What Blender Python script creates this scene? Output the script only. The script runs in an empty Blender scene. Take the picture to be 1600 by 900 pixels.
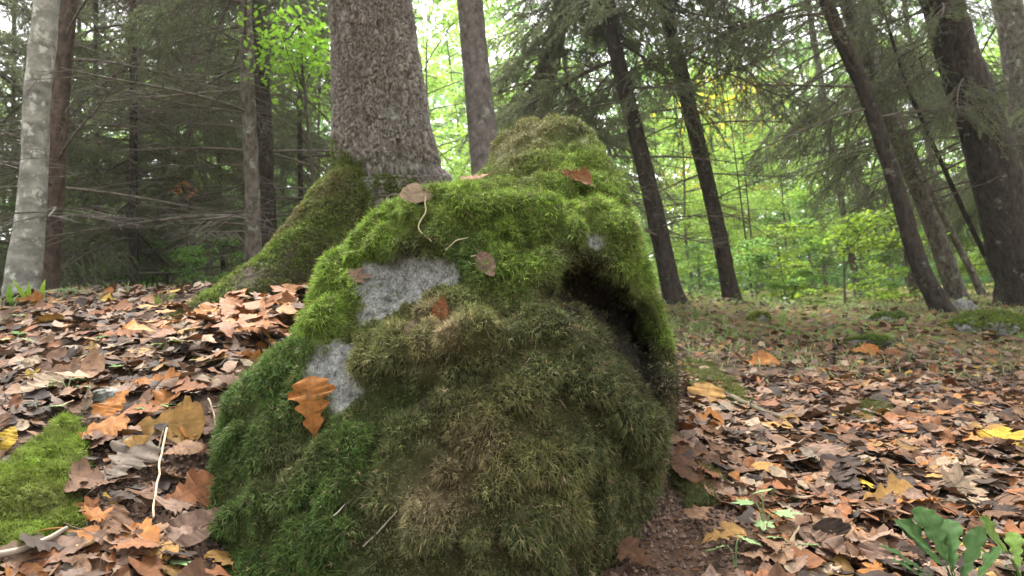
import bpy, math, random
import numpy as np
from mathutils import Vector, Matrix, Quaternion
from mathutils.bvhtree import BVHTree

random.seed(7)
rng = np.random.default_rng(7)
SC = bpy.context.scene
COL = SC.collection

# ------------------------------------------------------------------ camera
CAM = np.array([0.0, 0.0, 1.0])
PITCH, ROLL = math.radians(7.0), math.radians(4.0)
FPX = 1155.0                                   # focal length in pixels of the 1600 wide photograph
_f = np.array([0, math.cos(PITCH), math.sin(PITCH)])
_u0 = np.array([0, -math.sin(PITCH), math.cos(PITCH)])
_r0 = np.array([1.0, 0, 0])
_u = _u0*math.cos(ROLL) + _r0*math.sin(ROLL)
_r = _r0*math.cos(ROLL) - _u0*math.sin(ROLL)
cam_data = bpy.data.cameras.new('camera')
cam = bpy.data.objects.new('camera', cam_data)
COL.objects.link(cam)
M = Matrix.Identity(4)
for i in range(3):
    M[i][0], M[i][1], M[i][2], M[i][3] = _r[i], _u[i], -_f[i], CAM[i]
cam.matrix_world = M
cam_data.sensor_width = 36.0
cam_data.lens = 36.0*FPX/1600.0
cam_data.clip_start = 0.02
cam_data.clip_end = 1000.0
cam_data.dof.use_dof = True
cam_data.dof.focus_distance = 1.5
cam_data.dof.aperture_fstop = 8.0
SC.camera = cam

# ------------------------------------------------------------------ sky, sun, exposure
SUN_EL, SUN_AZ = math.radians(60), math.radians(-14)     # azimuth from +Y towards +X
w = bpy.data.worlds.new('World'); SC.world = w; w.use_nodes = True
nt = w.node_tree; nt.nodes.clear()
sky = nt.nodes.new('ShaderNodeTexSky'); sky.sky_type = 'NISHITA'; sky.sun_disc = False
sky.sun_elevation = SUN_EL; sky.sun_rotation = SUN_AZ
sky.air_density = 1.0; sky.dust_density = 4.0; sky.ozone_density = 1.0
hs = nt.nodes.new('ShaderNodeHueSaturation'); hs.inputs['Saturation'].default_value = 0.10
bg = nt.nodes.new('ShaderNodeBackground'); bg.inputs['Strength'].default_value = 0.12
wo = nt.nodes.new('ShaderNodeOutputWorld')
nt.links.new(sky.outputs[0], hs.inputs['Color']); nt.links.new(hs.outputs[0], bg.inputs['Color']); nt.links.new(bg.outputs[0], wo.inputs['Surface'])
sd = bpy.data.lights.new('sun', 'SUN'); sd.energy = 2.6; sd.angle = math.radians(24); sd.color = (1.0, 0.96, 0.88)
sun = bpy.data.objects.new('sun', sd); COL.objects.link(sun)
sdir = Vector((math.sin(SUN_AZ)*math.cos(SUN_EL), math.cos(SUN_AZ)*math.cos(SUN_EL), math.sin(SUN_EL)))
sun.rotation_euler = sdir.to_track_quat('Z', 'Y').to_euler()
sun.location = (0, 0, 20)
SC.view_settings.view_transform = 'Standard'; SC.view_settings.look = 'None'
SC.view_settings.exposure = 2.7; SC.view_settings.gamma = 1.0
SC.cycles.max_bounces = 5; SC.cycles.diffuse_bounces = 4; SC.cycles.transmission_bounces = 4; SC.cycles.glossy_bounces = 2
SC.cycles.use_denoising = True
HAZE = 0.0009

# ------------------------------------------------------------------ helpers
def P(px, py, d):
    """point of the place seen at pixel px,py of the photograph, d metres along the camera axis"""
    return CAM + d*(_f + _r*((px-800)/FPX) + _u*((450-py)/FPX))
def proj(p):
    q = np.asarray(p, float) - CAM
    d = q @ _f
    d = np.where(np.abs(d) < 1e-6, 1e-6, d)
    return np.stack([800+FPX*(q @ _r)/d, 450-FPX*(q @ _u)/d, d], -1)

def _hash(ix, iy, iz, seed):
    h = (ix.astype(np.uint64)*np.uint64(73856093)) ^ (iy.astype(np.uint64)*np.uint64(19349663)) ^ (iz.astype(np.uint64)*np.uint64(83492791)) ^ np.uint64(seed*2654435 + 1013)
    h = (h ^ (h >> np.uint64(13)))*np.uint64(1274126177); h = h & np.uint64(0xffffffff)
    h = (h ^ (h >> np.uint64(16)))*np.uint64(2246822519); h = h & np.uint64(0xffffffff)
    h = h ^ (h >> np.uint64(15))
    return (h & np.uint64(0xffffff)).astype(np.float64)/0xffffff
def vnoise(p, seed=0):
    """value noise in -1..1 at points p (n,3)"""
    p = np.asarray(p, float) + 5000.0
    i = np.floor(p); f = p-i; i = i.astype(np.int64)
    f = f*f*f*(f*(f*6-15)+10)
    out = 0
    for dx in (0, 1):
        wx = f[:, 0] if dx else 1-f[:, 0]
        for dy in (0, 1):
            wy = f[:, 1] if dy else 1-f[:, 1]
            for dz in (0, 1):
                wz = f[:, 2] if dz else 1-f[:, 2]
                out = out + wx*wy*wz*_hash(i[:, 0]+dx, i[:, 1]+dy, i[:, 2]+dz, seed)
    return out*2-1
def fbm(p, octaves=4, seed=0, gain=.5):
    p = np.asarray(p, float); s = 0; a = 1; t = 0
    for o in range(octaves):
        s = s + a*vnoise(p*(2.03**o) + o*17.3, seed+o); t += a; a *= gain
    return s/t
def voro2(x, y, seed=0):
    """F1 and F2 of 2-D cells plus the id of the nearest one"""
    ix = np.floor(x).astype(np.int64); iy = np.floor(y).astype(np.int64)
    f1 = np.full(x.shape, 9.0); f2 = np.full(x.shape, 9.0); cid = np.zeros(x.shape)
    for dx in (-1, 0, 1):
        for dy in (-1, 0, 1):
            cx, cy = ix+dx+4000, iy+dy+4000
            jx = _hash(cx, cy, cx*0+1, seed); jy = _hash(cx, cy, cx*0+2, seed)
            dd = np.hypot(ix+dx+jx-x, iy+dy+jy-y)
            new = dd < f1
            f2 = np.where(new, f1, np.minimum(f2, dd))
            cid = np.where(new, jx, cid)
            f1 = np.where(new, dd, f1)
    return f1, f2, cid

def mesh_np(name, verts, tris, cols=None, smooth=True, extra=None):
    verts = np.asarray(verts, np.float32); tris = np.asarray(tris, np.int32)
    k = tris.shape[1]
    me = bpy.data.meshes.new(name)
    me.vertices.add(len(verts)); me.vertices.foreach_set('co', verts.ravel())
    me.loops.add(tris.size); me.loops.foreach_set('vertex_index', tris.ravel())
    me.polygons.add(len(tris))
    me.polygons.foreach_set('loop_start', np.arange(0, tris.size, k, dtype=np.int32))
    me.polygons.foreach_set('loop_total', np.full(len(tris), k, np.int32))
    me.polygons.foreach_set('use_smooth', np.full(len(tris), bool(smooth)))
    me.update(calc_edges=True)
    if cols is not None:
        a = me.color_attributes.new('Col', 'FLOAT_COLOR', 'POINT')
        c = np.ones((len(verts), 4), np.float32); c[:, :3] = cols
        a.data.foreach_set('color', c.ravel())
    if extra is not None:
        for nm, v in extra.items():
            a = me.attributes.new(nm, 'FLOAT_VECTOR', 'POINT')
            a.data.foreach_set('vector', np.asarray(v, np.float32).ravel())
    return me
def link(name, me, mat, parent=None, loc=None):
    if mat is not None and len(me.materials) == 0: me.materials.append(mat)
    o = bpy.data.objects.new(name, me); COL.objects.link(o)
    if parent is not None: o.parent = parent
    if loc is not None: o.location = loc
    return o
def tag(o, label=None, cat=None, group=None, kind=None):
    if label: o['label'] = label
    if cat: o['category'] = cat
    if group: o['group'] = group
    if kind: o['kind'] = kind
    return o
def empty(name, loc):
    o = bpy.data.objects.new(name, None); COL.objects.link(o); o.location = loc; o.empty_display_size = .1
    return o
def norm(v):
    return v/np.maximum(np.linalg.norm(v, axis=-1, keepdims=True), 1e-9)

class Buf:
    """collects triangles with colours"""
    def __init__(s): s.v = []; s.t = []; s.c = []; s.e = []; s.n = 0
    def add(s, v, t, c, e=None):
        v = np.asarray(v, float).reshape(-1, 3); c = np.broadcast_to(np.asarray(c, float), (len(v), 3))
        s.v.append(v); s.t.append(np.asarray(t, int)+s.n); s.c.append(c); s.n += len(v)
        s.e.append(np.zeros((len(v), 3)) if e is None else e)
    def mesh(s, name, smooth=True, extra=False):
        return mesh_np(name, np.concatenate(s.v), np.concatenate(s.t), np.concatenate(s.c), smooth, {'luv': np.concatenate(s.e)} if extra else None)

def resample(pts, n):
    pts = np.asarray(pts, float)
    m = len(pts)
    if m < 3:
        t = np.linspace(0, 1, n)[:, None]
        return pts[0]*(1-t)+pts[-1]*t
    t = np.linspace(0, m-1, n); i = np.clip(np.floor(t).astype(int), 0, m-2); f = (t-i)[:, None]
    g = lambda k: pts[np.clip(k, 0, m-1)]
    p0, p1, p2, p3 = g(i-1), g(i), g(i+1), g(i+2)
    return .5*((2*p1)+(-p0+p2)*f+(2*p0-5*p1+4*p2-p3)*f*f+(-p0+3*p1-3*p2+p3)*f**3)
def frames(c):
    t = norm(np.gradient(c, axis=0))
    a = np.zeros_like(c); b = np.zeros_like(c)
    up = np.array([0, 1.0, 0]) if abs(t[0][1]) < .9 else np.array([1.0, 0, 0])
    x = norm(np.cross(up, t[0])[None])[0]
    for i in range(len(c)):
        x = x - t[i]*(x @ t[i]); x = x/max(np.linalg.norm(x), 1e-9)
        a[i] = x; b[i] = np.cross(t[i], x)
    return t, a, b
def tube(c, r, n=6, cap=True):
    """tube of quads split in triangles round the path c with radii r (scalar per ring or (rings, n))"""
    c = np.asarray(c, float); m = len(c)
    t, a, b = frames(c)
    th = np.linspace(0, 2*np.pi, n, endpoint=False)
    r = np.asarray(r, float)
    if r.ndim == 1: r = r[:, None]
    v = c[:, None, :] + r[:, :, None]*(np.cos(th)[None, :, None]*a[:, None, :] + np.sin(th)[None, :, None]*b[:, None, :])
    i = np.arange(m-1)[:, None]; j = np.arange(n)[None, :]; k = (j+1) % n
    q0, q1, q2, q3 = i*n+j, i*n+k, (i+1)*n+k, (i+1)*n+j
    tr = np.concatenate([np.stack([q0, q1, q2], -1).reshape(-1, 3), np.stack([q0, q2, q3], -1).reshape(-1, 3)])
    v = v.reshape(-1, 3)
    if cap:
        e = len(v); v = np.concatenate([v, c[-1:]])
        j = np.arange(n); tr = np.concatenate([tr, np.stack([(m-1)*n+j, (m-1)*n+(j+1) % n, np.full(n, e)], -1)])
    return v, tr

# ------------------------------------------------------------------ materials
def newmat(name):
    m = bpy.data.materials.new(name); m.use_nodes = True
    n = m.node_tree; n.nodes.clear()
    return m, n, lambda t, **k: _node(n, t, **k)
def _node(n, t, **k):
    x = n.nodes.new(t)
    for a, b in k.items():
        if a.startswith('i_'):
            key = a[2:]
            key = int(key) if key.isdigit() else key
            x.inputs[key].default_value = b
        else: setattr(x, a, b)
    return x
def foliage_mat(name, src='Col', trans=.35, rough=.6, spec=.25, hue=.0, veins=False, var=.25, nscale=60.):
    """colour from the geometry (or the object), fine grain, light passing through"""
    m, n, N = newmat(name); L = n.links.new
    if src == 'Col':
        c = N('ShaderNodeVertexColor', layer_name='Col').outputs['Color']
    else:
        c = N('ShaderNodeObjectInfo').outputs['Color']
    geo = N('ShaderNodeNewGeometry')
    nz = N('ShaderNodeTexNoise', i_Scale=nscale, i_Detail=4.0)
    if veins:
        at = N('ShaderNodeAttribute', attribute_name='luv')
        oi = N('ShaderNodeObjectInfo')
        ad = N('ShaderNodeVectorMath', operation='ADD')
        cx = N('ShaderNodeCombineXYZ')
        mm = N('ShaderNodeMath', operation='MULTIPLY', i_1=37.0)
        L(oi.outputs['Random'], mm.inputs[0]); L(mm.outputs[0], cx.inputs['Z'])
        L(at.outputs['Vector'], ad.inputs[0]); L(cx.outputs[0], ad.inputs[1]); L(ad.outputs[0], nz.inputs['Vector'])
        nz.inputs['Scale'].default_value = 5.0
    else:
        L(geo.outputs['Position'], nz.inputs['Vector'])
    mr = N('ShaderNodeMapRange'); mr.inputs['From Min'].default_value = .3; mr.inputs['From Max'].default_value = .7
    mr.inputs['To Min'].default_value = 1-var; mr.inputs['To Max'].default_value = 1+var
    L(nz.outputs['Fac'], mr.inputs['Value'])
    mx = N('ShaderNodeVectorMath', operation='SCALE'); L(c, mx.inputs[0]); L(mr.outputs[0], mx.inputs['Scale'])
    colr = mx.outputs[0]
    if veins:
        sep = N('ShaderNodeSeparateXYZ'); L(at.outputs['Vector'], sep.inputs[0])
        # side veins: stripes over t - 0.7*|w|; midrib: |w| small
        ab = N('ShaderNodeMath', operation='ABSOLUTE'); L(sep.outputs['X'], ab.inputs[0])
        mu = N('ShaderNodeMath', operation='MULTIPLY', i_1=-.45); L(ab.outputs[0], mu.inputs[0])
        su = N('ShaderNodeMath', operation='ADD'); L(mu.outputs[0], su.inputs[0]); L(sep.outputs['Y'], su.inputs[1])
        fr = N('ShaderNodeMath', operation='MULTIPLY', i_1=7.0); L(su.outputs[0], fr.inputs[0])
        pp = N('ShaderNodeMath', operation='PINGPONG', i_1=.5); L(fr.outputs[0], pp.inputs[0])
        c1 = N('ShaderNodeMath', operation='LESS_THAN', i_1=.045); L(pp.outputs[0], c1.inputs[0])
        c2 = N('ShaderNodeMath', operation='LESS_THAN', i_1=.035); L(ab.outputs[0], c2.inputs[0])
        c3 = N('ShaderNodeMath', operation='MAXIMUM'); L(c1.outputs[0], c3.inputs[0]); L(c2.outputs[0], c3.inputs[1])
        c4 = N('ShaderNodeMath', operation='MULTIPLY', i_1=.35); L(c3.outputs[0], c4.inputs[0])
        mix = N('ShaderNodeMix', data_type='RGBA'); L(c4.outputs[0], mix.inputs['Factor'])
        sc = N('ShaderNodeVectorMath', operation='SCALE'); sc.inputs['Scale'].default_value = .5
        L(colr, sc.inputs[0]); L(colr, mix.inputs['A']); L(sc.outputs[0], mix.inputs['B']); colr = mix.outputs['Result']
        # spots of decay
        n2 = N('ShaderNodeTexNoise', i_Scale=9.0, i_Detail=3.0); L(ad.outputs[0], n2.inputs['Vector'])
        r2 = N('ShaderNodeMapRange'); r2.inputs['From Min'].default_value = .58; r2.inputs['From Max'].default_value = .70
        r2.inputs['To Max'].default_value = .55
        L(n2.outputs['Fac'], r2.inputs['Value'])
        mix2 = N('ShaderNodeMix', data_type='RGBA'); mix2.inputs['B'].default_value = (.05, .028, .014, 1)
        L(r2.outputs[0], mix2.inputs['Factor']); L(colr, mix2.inputs['A']); colr = mix2.outputs['Result']
    pb = N('ShaderNodeBsdfPrincipled'); pb.inputs['Roughness'].default_value = rough
    pb.inputs['Specular IOR Level'].default_value = spec
    L(colr, pb.inputs['Base Color'])
    out = N('ShaderNodeOutputMaterial')
    if trans > 0:
        tr = N('ShaderNodeBsdfTranslucent'); L(colr, tr.inputs['Color'])
        ms = N('ShaderNodeMixShader', i_0=trans); L(pb.outputs[0], ms.inputs[1]); L(tr.outputs[0], ms.inputs[2]); L(ms.outputs[0], out.inputs[0])
    else: L(pb.outputs[0], out.inputs[0])
    return m
def bark_mat(name, dark, light, scale=(30, 30, 7), bump=.6, dist=.01, lichen=None, lich_amt=.5, from_col=False, lsc=9.0):
    m, n, N = newmat(name); L = n.links.new
    tc = N('ShaderNodeTexCoord'); mp = N('ShaderNodeMapping'); mp.inputs['Scale'].default_value = scale
    L(tc.outputs['Object'], mp.inputs[0])
    nz = N('ShaderNodeTexNoise', i_Scale=1.0, i_Detail=7.0, i_Roughness=.65); L(mp.outputs[0], nz.inputs['Vector'])
    vo = N('ShaderNodeTexVoronoi', feature='DISTANCE_TO_EDGE', i_Scale=.8); L(mp.outputs[0], vo.inputs['Vector'])
    cr = N('ShaderNodeValToRGB'); cr.color_ramp.elements[0].color = (*dark, 1); cr.color_ramp.elements[1].color = (*light, 1)
    cr.color_ramp.elements[0].position = .33; cr.color_ramp.elements[1].position = .68
    L(nz.outputs['Fac'], cr.inputs[0]); colr = cr.outputs[0]
    if from_col:
        vc = N('ShaderNodeVertexColor', layer_name='Col'); mx = N('ShaderNodeMix', data_type='RGBA', blend_type='MULTIPLY', i_0=1.0)
        L(vc.outputs[0], mx.inputs['A']); L(colr, mx.inputs['B']); colr = mx.outputs['Result']
    if lichen is not None:
        n2 = N('ShaderNodeTexNoise', i_Scale=lsc, i_Detail=6.0, i_Roughness=.7); L(tc.outputs['Object'], n2.inputs['Vector'])
        r2 = N('ShaderNodeMapRange'); r2.inputs['From Min'].default_value = .62-.2*lich_amt; r2.inputs['From Max'].default_value = .70-.2*lich_amt
        L(n2.outputs['Fac'], r2.inputs['Value'])
        m2 = N('ShaderNodeMix', data_type='RGBA'); m2.inputs['B'].default_value = (*lichen, 1)
        L(r2.outputs[0], m2.inputs['Factor']); L(colr, m2.inputs['A']); colr = m2.outputs['Result']
    bp = N('ShaderNodeBump'); bp.inputs['Strength'].default_value = bump; bp.inputs['Distance'].default_value = dist
    ad = N('ShaderNodeMath', operation='ADD'); L(nz.outputs['Fac'], ad.inputs[0]); L(vo.outputs['Distance'], ad.inputs[1])
    L(ad.outputs[0], bp.inputs['Height'])
    pb = N('ShaderNodeBsdfPrincipled'); pb.inputs['Roughness'].default_value = .9; pb.inputs['Specular IOR Level'].default_value = .15
    L(colr, pb.inputs['Base Color']); L(bp.outputs[0], pb.inputs['Normal'])
    out = N('ShaderNodeOutputMaterial'); L(pb.outputs[0], out.inputs[0])
    return m
def soil_mat():
    m, n, N = newmat('forest_soil'); L = n.links.new
    tc = N('ShaderNodeTexCoord')
    n1 = N('ShaderNodeTexNoise', i_Scale=14.0, i_Detail=9.0, i_Roughness=.7); L(tc.outputs['Object'], n1.inputs['Vector'])
    cr = N('ShaderNodeValToRGB'); e = cr.color_ramp.elements
    e[0].position = .32; e[0].color = (.040, .027, .019, 1); e[1].position = .7; e[1].color = (.16, .105, .074, 1)
    L(n1.outputs['Fac'], cr.inputs[0])
    n2 = N('ShaderNodeTexNoise', i_Scale=55.0, i_Detail=8.0, i_Roughness=.7); L(tc.outputs['Object'], n2.inputs['Vector'])
    vc = N('ShaderNodeVertexColor', layer_name='Col')
    mx = N('ShaderNodeMix', data_type='RGBA', blend_type='MULTIPLY', i_0=1.0); L(cr.outputs[0], mx.inputs['A']); L(vc.outputs[0], mx.inputs['B'])
    bp = N('ShaderNodeBump'); bp.inputs['Strength'].default_value = 1.0; bp.inputs['Distance'].default_value = .022
    L(n2.outputs['Fac'], bp.inputs['Height'])
    pb = N('ShaderNodeBsdfPrincipled'); pb.inputs['Roughness'].default_value = .95; pb.inputs['Specular IOR Level'].default_value = .1
    L(mx.outputs['Result'], pb.inputs['Base Color']); L(bp.outputs[0], pb.inputs['Normal'])
    out = N('ShaderNodeOutputMaterial'); L(pb.outputs[0], out.inputs[0])
    return m
def rock_mat(name='boulder_rock', moss=True):
    m, n, N = newmat(name); L = n.links.new
    tc = N('ShaderNodeTexCoord')
    mp = N('ShaderNodeMapping'); mp.inputs['Scale'].default_value = (1, 1, .8); L(tc.outputs['Object'], mp.inputs[0])
    n1 = N('ShaderNodeTexNoise', i_Scale=48.0, i_Detail=10.0, i_Roughness=.82); L(mp.outputs[0], n1.inputs['Vector'])
    n3 = N('ShaderNodeTexNoise', i_Scale=13.0, i_Detail=5.0, i_Roughness=.65); L(mp.outputs[0], n3.inputs['Vector'])
    cr = N('ShaderNodeValToRGB'); e = cr.color_ramp.elements
    e[0].position = .40; e[0].color = (.045, .045, .041, 1); e[1].position = .61; e[1].color = (.46, .45, .42, 1)
    L(n1.outputs['Fac'], cr.inputs[0])
    g = N('ShaderNodeValToRGB'); e = g.color_ramp.elements
    e[0].position = .42; e[0].color = (.17, .17, .163, 1); e[1].position = .58; e[1].color = (.055, .062, .040, 1)
    L(n3.outputs['Fac'], g.inputs[0])
    mx = N('ShaderNodeMix', data_type='RGBA', i_0=.5); L(cr.outputs[0], mx.inputs['A']); L(g.outputs[0], mx.inputs['B'])
    n5 = N('ShaderNodeTexNoise', i_Scale=260.0, i_Detail=3.0, i_Roughness=.6); L(mp.outputs[0], n5.inputs['Vector'])
    kr = N('ShaderNodeMapRange'); kr.inputs['From Min'].default_value = .36; kr.inputs['From Max'].default_value = .60; kr.inputs['To Min'].default_value = .62; kr.inputs['To Max'].default_value = 1.12; L(n5.outputs['Fac'], kr.inputs['Value'])
    km = N('ShaderNodeVectorMath', operation='SCALE'); L(mx.outputs['Result'], km.inputs[0]); L(kr.outputs[0], km.inputs['Scale'])
    colr = km.outputs[0]
    if moss:
        vc = N('ShaderNodeVertexColor', layer_name='Col')
        ml = N('ShaderNodeMix', data_type='RGBA'); L(vc.outputs['Alpha'], ml.inputs['Factor']); L(vc.outputs['Color'], ml.inputs['B']); L(colr, ml.inputs['A'])
        colr = ml.outputs['Result']
    bp = N('ShaderNodeBump'); bp.inputs['Strength'].default_value = .55; bp.inputs['Distance'].default_value = .004
    L(n1.outputs['Fac'], bp.inputs['Height'])
    pb = N('ShaderNodeBsdfPrincipled'); pb.inputs['Roughness'].default_value = .92; pb.inputs['Specular IOR Level'].default_value = .08
    L(colr, pb.inputs['Base Color']); L(bp.outputs[0], pb.inputs['Normal'])
    out = N('ShaderNodeOutputMaterial'); L(pb.outputs[0], out.inputs[0])
    return m

MAT = dict(
    soil=soil_mat(), rock=rock_mat(), stone=rock_mat('small_stone', False),
    moss=foliage_mat('moss_fronds', 'Col', .30, .7, .15, var=.3, nscale=35.),
    litter=foliage_mat('litter_leaves', 'Col', .10, .65, .10, veins=True, var=.35),
    leaf=foliage_mat('fallen_leaf_skin', 'Obj', .12, .75, .12, veins=True, var=.3),
    green=foliage_mat('green_plant', 'Obj', .30, .7, .12, veins=True, var=.2),
    crown=foliage_mat('broadleaf_crown', 'Col', .55, .55, .25, var=.25, nscale=3.),
    needles=foliage_mat('spruce_needles', 'Col', .40, .6, .2, var=.3, nscale=4.),
    dead=foliage_mat('dead_twigs', 'Col', 0, .9, .1, var=.35, nscale=20.),
    bark_big=bark_mat('ridged_bark', (.55, .55, .55), (1.0, 1.0, 1.0), (60, 60, 25), .5, .004, (.20, .205, .18), .12, from_col=True),
    bark_pale=bark_mat('pale_smooth_bark', (.095, .092, .078), (.30, .295, .262), (9, 9, 16), .7, .010, (.40, .41, .36), .42, lsc=15.0),
    bark_red=bark_mat('reddish_scaly_bark', (.030, .022, .018), (.115, .085, .068), (28, 28, 14), .9, .012),
    bark_spruce=bark_mat('grey_spruce_bark', (.04, .033, .027), (.17, .15, .125), (30, 30, 14), .9, .012, (.24, .25, .21), .25),
    bark_grey=bark_mat('smooth_grey_bark', (.06, .052, .048), (.17, .15, .14), (22, 22, 18), .7, .008, (.23, .23, .22), .2),
    bark_dark=bark_mat('dark_spruce_bark', (.014, .011, .009), (.060, .048, .039), (26, 26, 12), 1.0, .014, (.13, .14, .11), .12),
)

# ------------------------------------------------------------------ ground
GC = [  # px, py, depth of points where the photograph shows the ground
    (1600, 900, 1.25), (1165, 775, 1.65), (1040, 860, 1.38), (1300, 650, 2.5), (1190, 570, 4.2), (1590, 640, 2.6),
    (1100, 505, 6.2), (1300, 482, 8.5), (1590, 512, 6.0), (1590, 462, 8.5), (1480, 486, 6.6), (1048, 468, 7.4), (1142, 472, 8.0),
    (0, 900, 1.12), (200, 890, 1.16), (150, 700, 1.5), (60, 760, 1.33), (265, 670, 1.55), (90, 600, 1.75), (90, 520, 2.3), (260, 512, 2.3), (330, 508, 2.3),
    (400, 560, 2.0), (230, 480, 2.9), (40, 468, 4.3), (395, 452, 5.3), (0, 480, 3.7), (100, 466, 8.0), (760, 425, 6.0), (600, 445, 3.4),
    (325, 790, 1.42), (312, 900, 1.20), (332, 645, 1.62), (390, 1010, 1.10), (600, 1110, 1.12), (850, 1080, 1.18), (985, 890, 1.33), (1034, 790, 1.55), (1046, 720, 1.74), (300, 1000, 1.05), (1100, 640, 2.6), (850, 640, 2.5), (600, 560, 2.4),
    (0, 455, 20), (800, 446, 20), (1600, 448, 20), (1400, 468, 11), (300, 458, 12), (-600, 460, 12), (2200, 470, 12), (-300, 560, 3), (1900, 640, 3),
    (800, 440, 45), (0, 445, 45), (1600, 440, 45), (800, 430, 130), (-400, 432, 130), (2000, 432, 130)]
gp = np.array([P(*g) for g in GC])
gp = np.concatenate([gp, [[0, -1, .45], [2, -1, .4], [-2, -1, .6], [0, -12, .1], [-12, -10, 1.5], [12, -10, -.3], [-60, 0, 4.0], [60, 0, .0], [0, -60, 0], [-90, -90, 2], [90, -90, 0], [-140, 60, 9], [140, 60, 8]]])
def warp(xy): return np.arcsinh(xy/1.2)     # far points count less for the near shape
def tps_fit(X, z, lam=.004):
    n = len(X); d = np.linalg.norm(X[:, None]-X[None], axis=-1)
    K = np.where(d > 0, d*d*np.log(d+1e-12), 0)+lam*np.eye(n)
    Q = np.concatenate([np.ones((n, 1)), X], 1)
    A = np.block([[K, Q], [Q.T, np.zeros((3, 3))]])
    return np.linalg.solve(A, np.concatenate([z, np.zeros(3)]))
_gX = warp(gp[:, :2]); _gw = tps_fit(_gX, np.arcsinh(gp[:, 2]))
def ground_base(x, y):
    X = warp(np.stack([x, y], -1)); out = np.empty(len(X))
    for s in range(0, len(X), 20000):
        q = X[s:s+20000]; d = np.linalg.norm(q[:, None]-_gX[None], axis=-1)
        out[s:s+20000] = np.where(d > 0, d*d*np.log(d+1e-12), 0) @ _gw[:-3] + _gw[-3] + q @ _gw[-2:]
    return np.sinh(out)
def ground_z(x, y):
    x = np.atleast_1d(np.asarray(x, float)); y = np.atleast_1d(np.asarray(y, float))
    p = np.stack([x, y, x*0], -1)
    d = np.hypot(x, y)
    return ground_base(x, y) + .030*fbm(p*2.2, 3, 3) + .012*fbm(p*11, 3, 5)*np.clip(6-d, 0, 1)
NG = 345
uu = np.linspace(-1, 1, NG)
gx = .6+160*np.sinh(6.3*uu)/math.sinh(6.3); gy = 2.2+160*np.sinh(6.3*uu)/math.sinh(6.3)
GX, GY = np.meshgrid(gx, gy); GX = GX.ravel(); GY = GY.ravel()
GZ = ground_z(GX, GY)
i = np.arange(NG-1)[:, None]; j = np.arange(NG-1)[None]
q = i*NG+j
gtri = np.concatenate([np.stack([q, q+1, q+NG+1], -1).reshape(-1, 3), np.stack([q, q+NG+1, q+NG], -1).reshape(-1, 3)])
gv = np.stack([GX, GY, GZ], -1)
# bare reddish soil beside the boulder, darker leaf mould elsewhere
soilc = np.ones((len(gv), 3))*.8
dd = np.linalg.norm(gv-P(1050, 830, 1.42), axis=1)
k = np.clip(1-dd/.33, 0, 1)[:, None]
soilc = soilc*(1-k)+np.array([1.8, 1.65, 1.65])*k
far = np.clip((np.hypot(GX, GY)-4.2)/3.5, 0, 1)[:, None]
soilc = soilc*(1-far)+np.array([1.6, 2.0, 1.05])*far
gme = mesh_np('ground', gv, gtri, soilc)
ground = tag(link('ground', gme, MAT['soil']), 'brown forest floor rising gently under leaf litter', None, None, 'structure')
sel = (np.hypot(GX, GY) < 30)
keep = sel[gtri].all(1)
GB = BVHTree.FromPolygons([tuple(v) for v in gv], [tuple(t) for t in gtri[keep]])

def at_ground(px, py):
    d = Vector(_f + _r*((px-800)/FPX) + _u*((450-py)/FPX)).normalized()
    h = GB.ray_cast(Vector(CAM), d, 60)
    return (np.array(h[0]), np.array(h[1]) if h[1].z > 0 else -np.array(h[1])) if h[0] is not None else (None, None)

# ------------------------------------------------------------------ boulder
BC = [  # px, py, depth on the visible surface
    # silhouette from lower left over the top to lower right
    (280, 900, 1.29), (285, 790, 1.40), (310, 680, 1.50), (345, 650, 1.52), (280, 1000, 1.24), (340, 1090, 1.15), (420, 1040, 1.12), (640, 1060, 1.10), (820, 1050, 1.16), (950, 1000, 1.34), (372, 580, 1.58), (452, 505, 1.66), (486, 462, 1.68), (520, 400, 1.75), (580, 345, 1.85),
    (650, 306, 1.88), (755, 281, 1.97), (778, 210, 2.06), (824, 168, 2.15), (880, 162, 2.16), (930, 186, 2.15), (960, 234, 2.10),
    (996, 310, 1.99), (1018, 353, 1.92), (1034, 420, 1.84), (1048, 500, 1.77), (1062, 580, 1.72), (1056, 640, 1.66), (1038, 700, 1.62), (1026, 780, 1.56), (1005, 840, 1.52), (965, 900, 1.5),
    # left flank
    (400, 800, 1.30), (430, 660, 1.36), (480, 560, 1.47), (540, 640, 1.32), (520, 560, 1.43), (500, 780, 1.24), (420, 900, 1.28),
    # shoulder and rock patch
    (560, 430, 1.60), (620, 440, 1.56), (690, 430, 1.50), (590, 490, 1.50), (620, 380, 1.70), (700, 350, 1.72), (780, 330, 1.78), (800, 400, 1.55),
    # ledge, nose and front wall
    (690, 505, 1.38), (700, 545, 1.27), (620, 560, 1.36), (760, 500, 1.38), (760, 590, 1.29), (700, 640, 1.24), (640, 700, 1.21), (740, 740, 1.19), (700, 850, 1.17), (600, 850, 1.18), (700, 960, 1.18),
    (820, 520, 1.36), (860, 600, 1.32), (830, 700, 1.24), (840, 820, 1.23), (920, 680, 1.36), (940, 780, 1.36), (900, 880, 1.32), (980, 700, 1.46),
    # cap over the recess
    (840, 430, 1.46), (880, 400, 1.48), (930, 400, 1.54), (980, 440, 1.62), (1020, 510, 1.68), (900, 330, 1.71), (960, 350, 1.79), (860, 270, 1.87), (930, 270, 1.93), (860, 215, 2.02), (800, 270, 1.92), (900, 300, 1.79), (945, 310, 1.84), (860, 300, 1.79), (815, 310, 1.80), (985, 390, 1.75), (1005, 450, 1.70), (915, 230, 2.02), (820, 225, 2.00),
    (900, 460, 1.50), (960, 520, 1.58), (1010, 590, 1.62)]
bp_ = np.array([P(*b) for b in BC])
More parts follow.
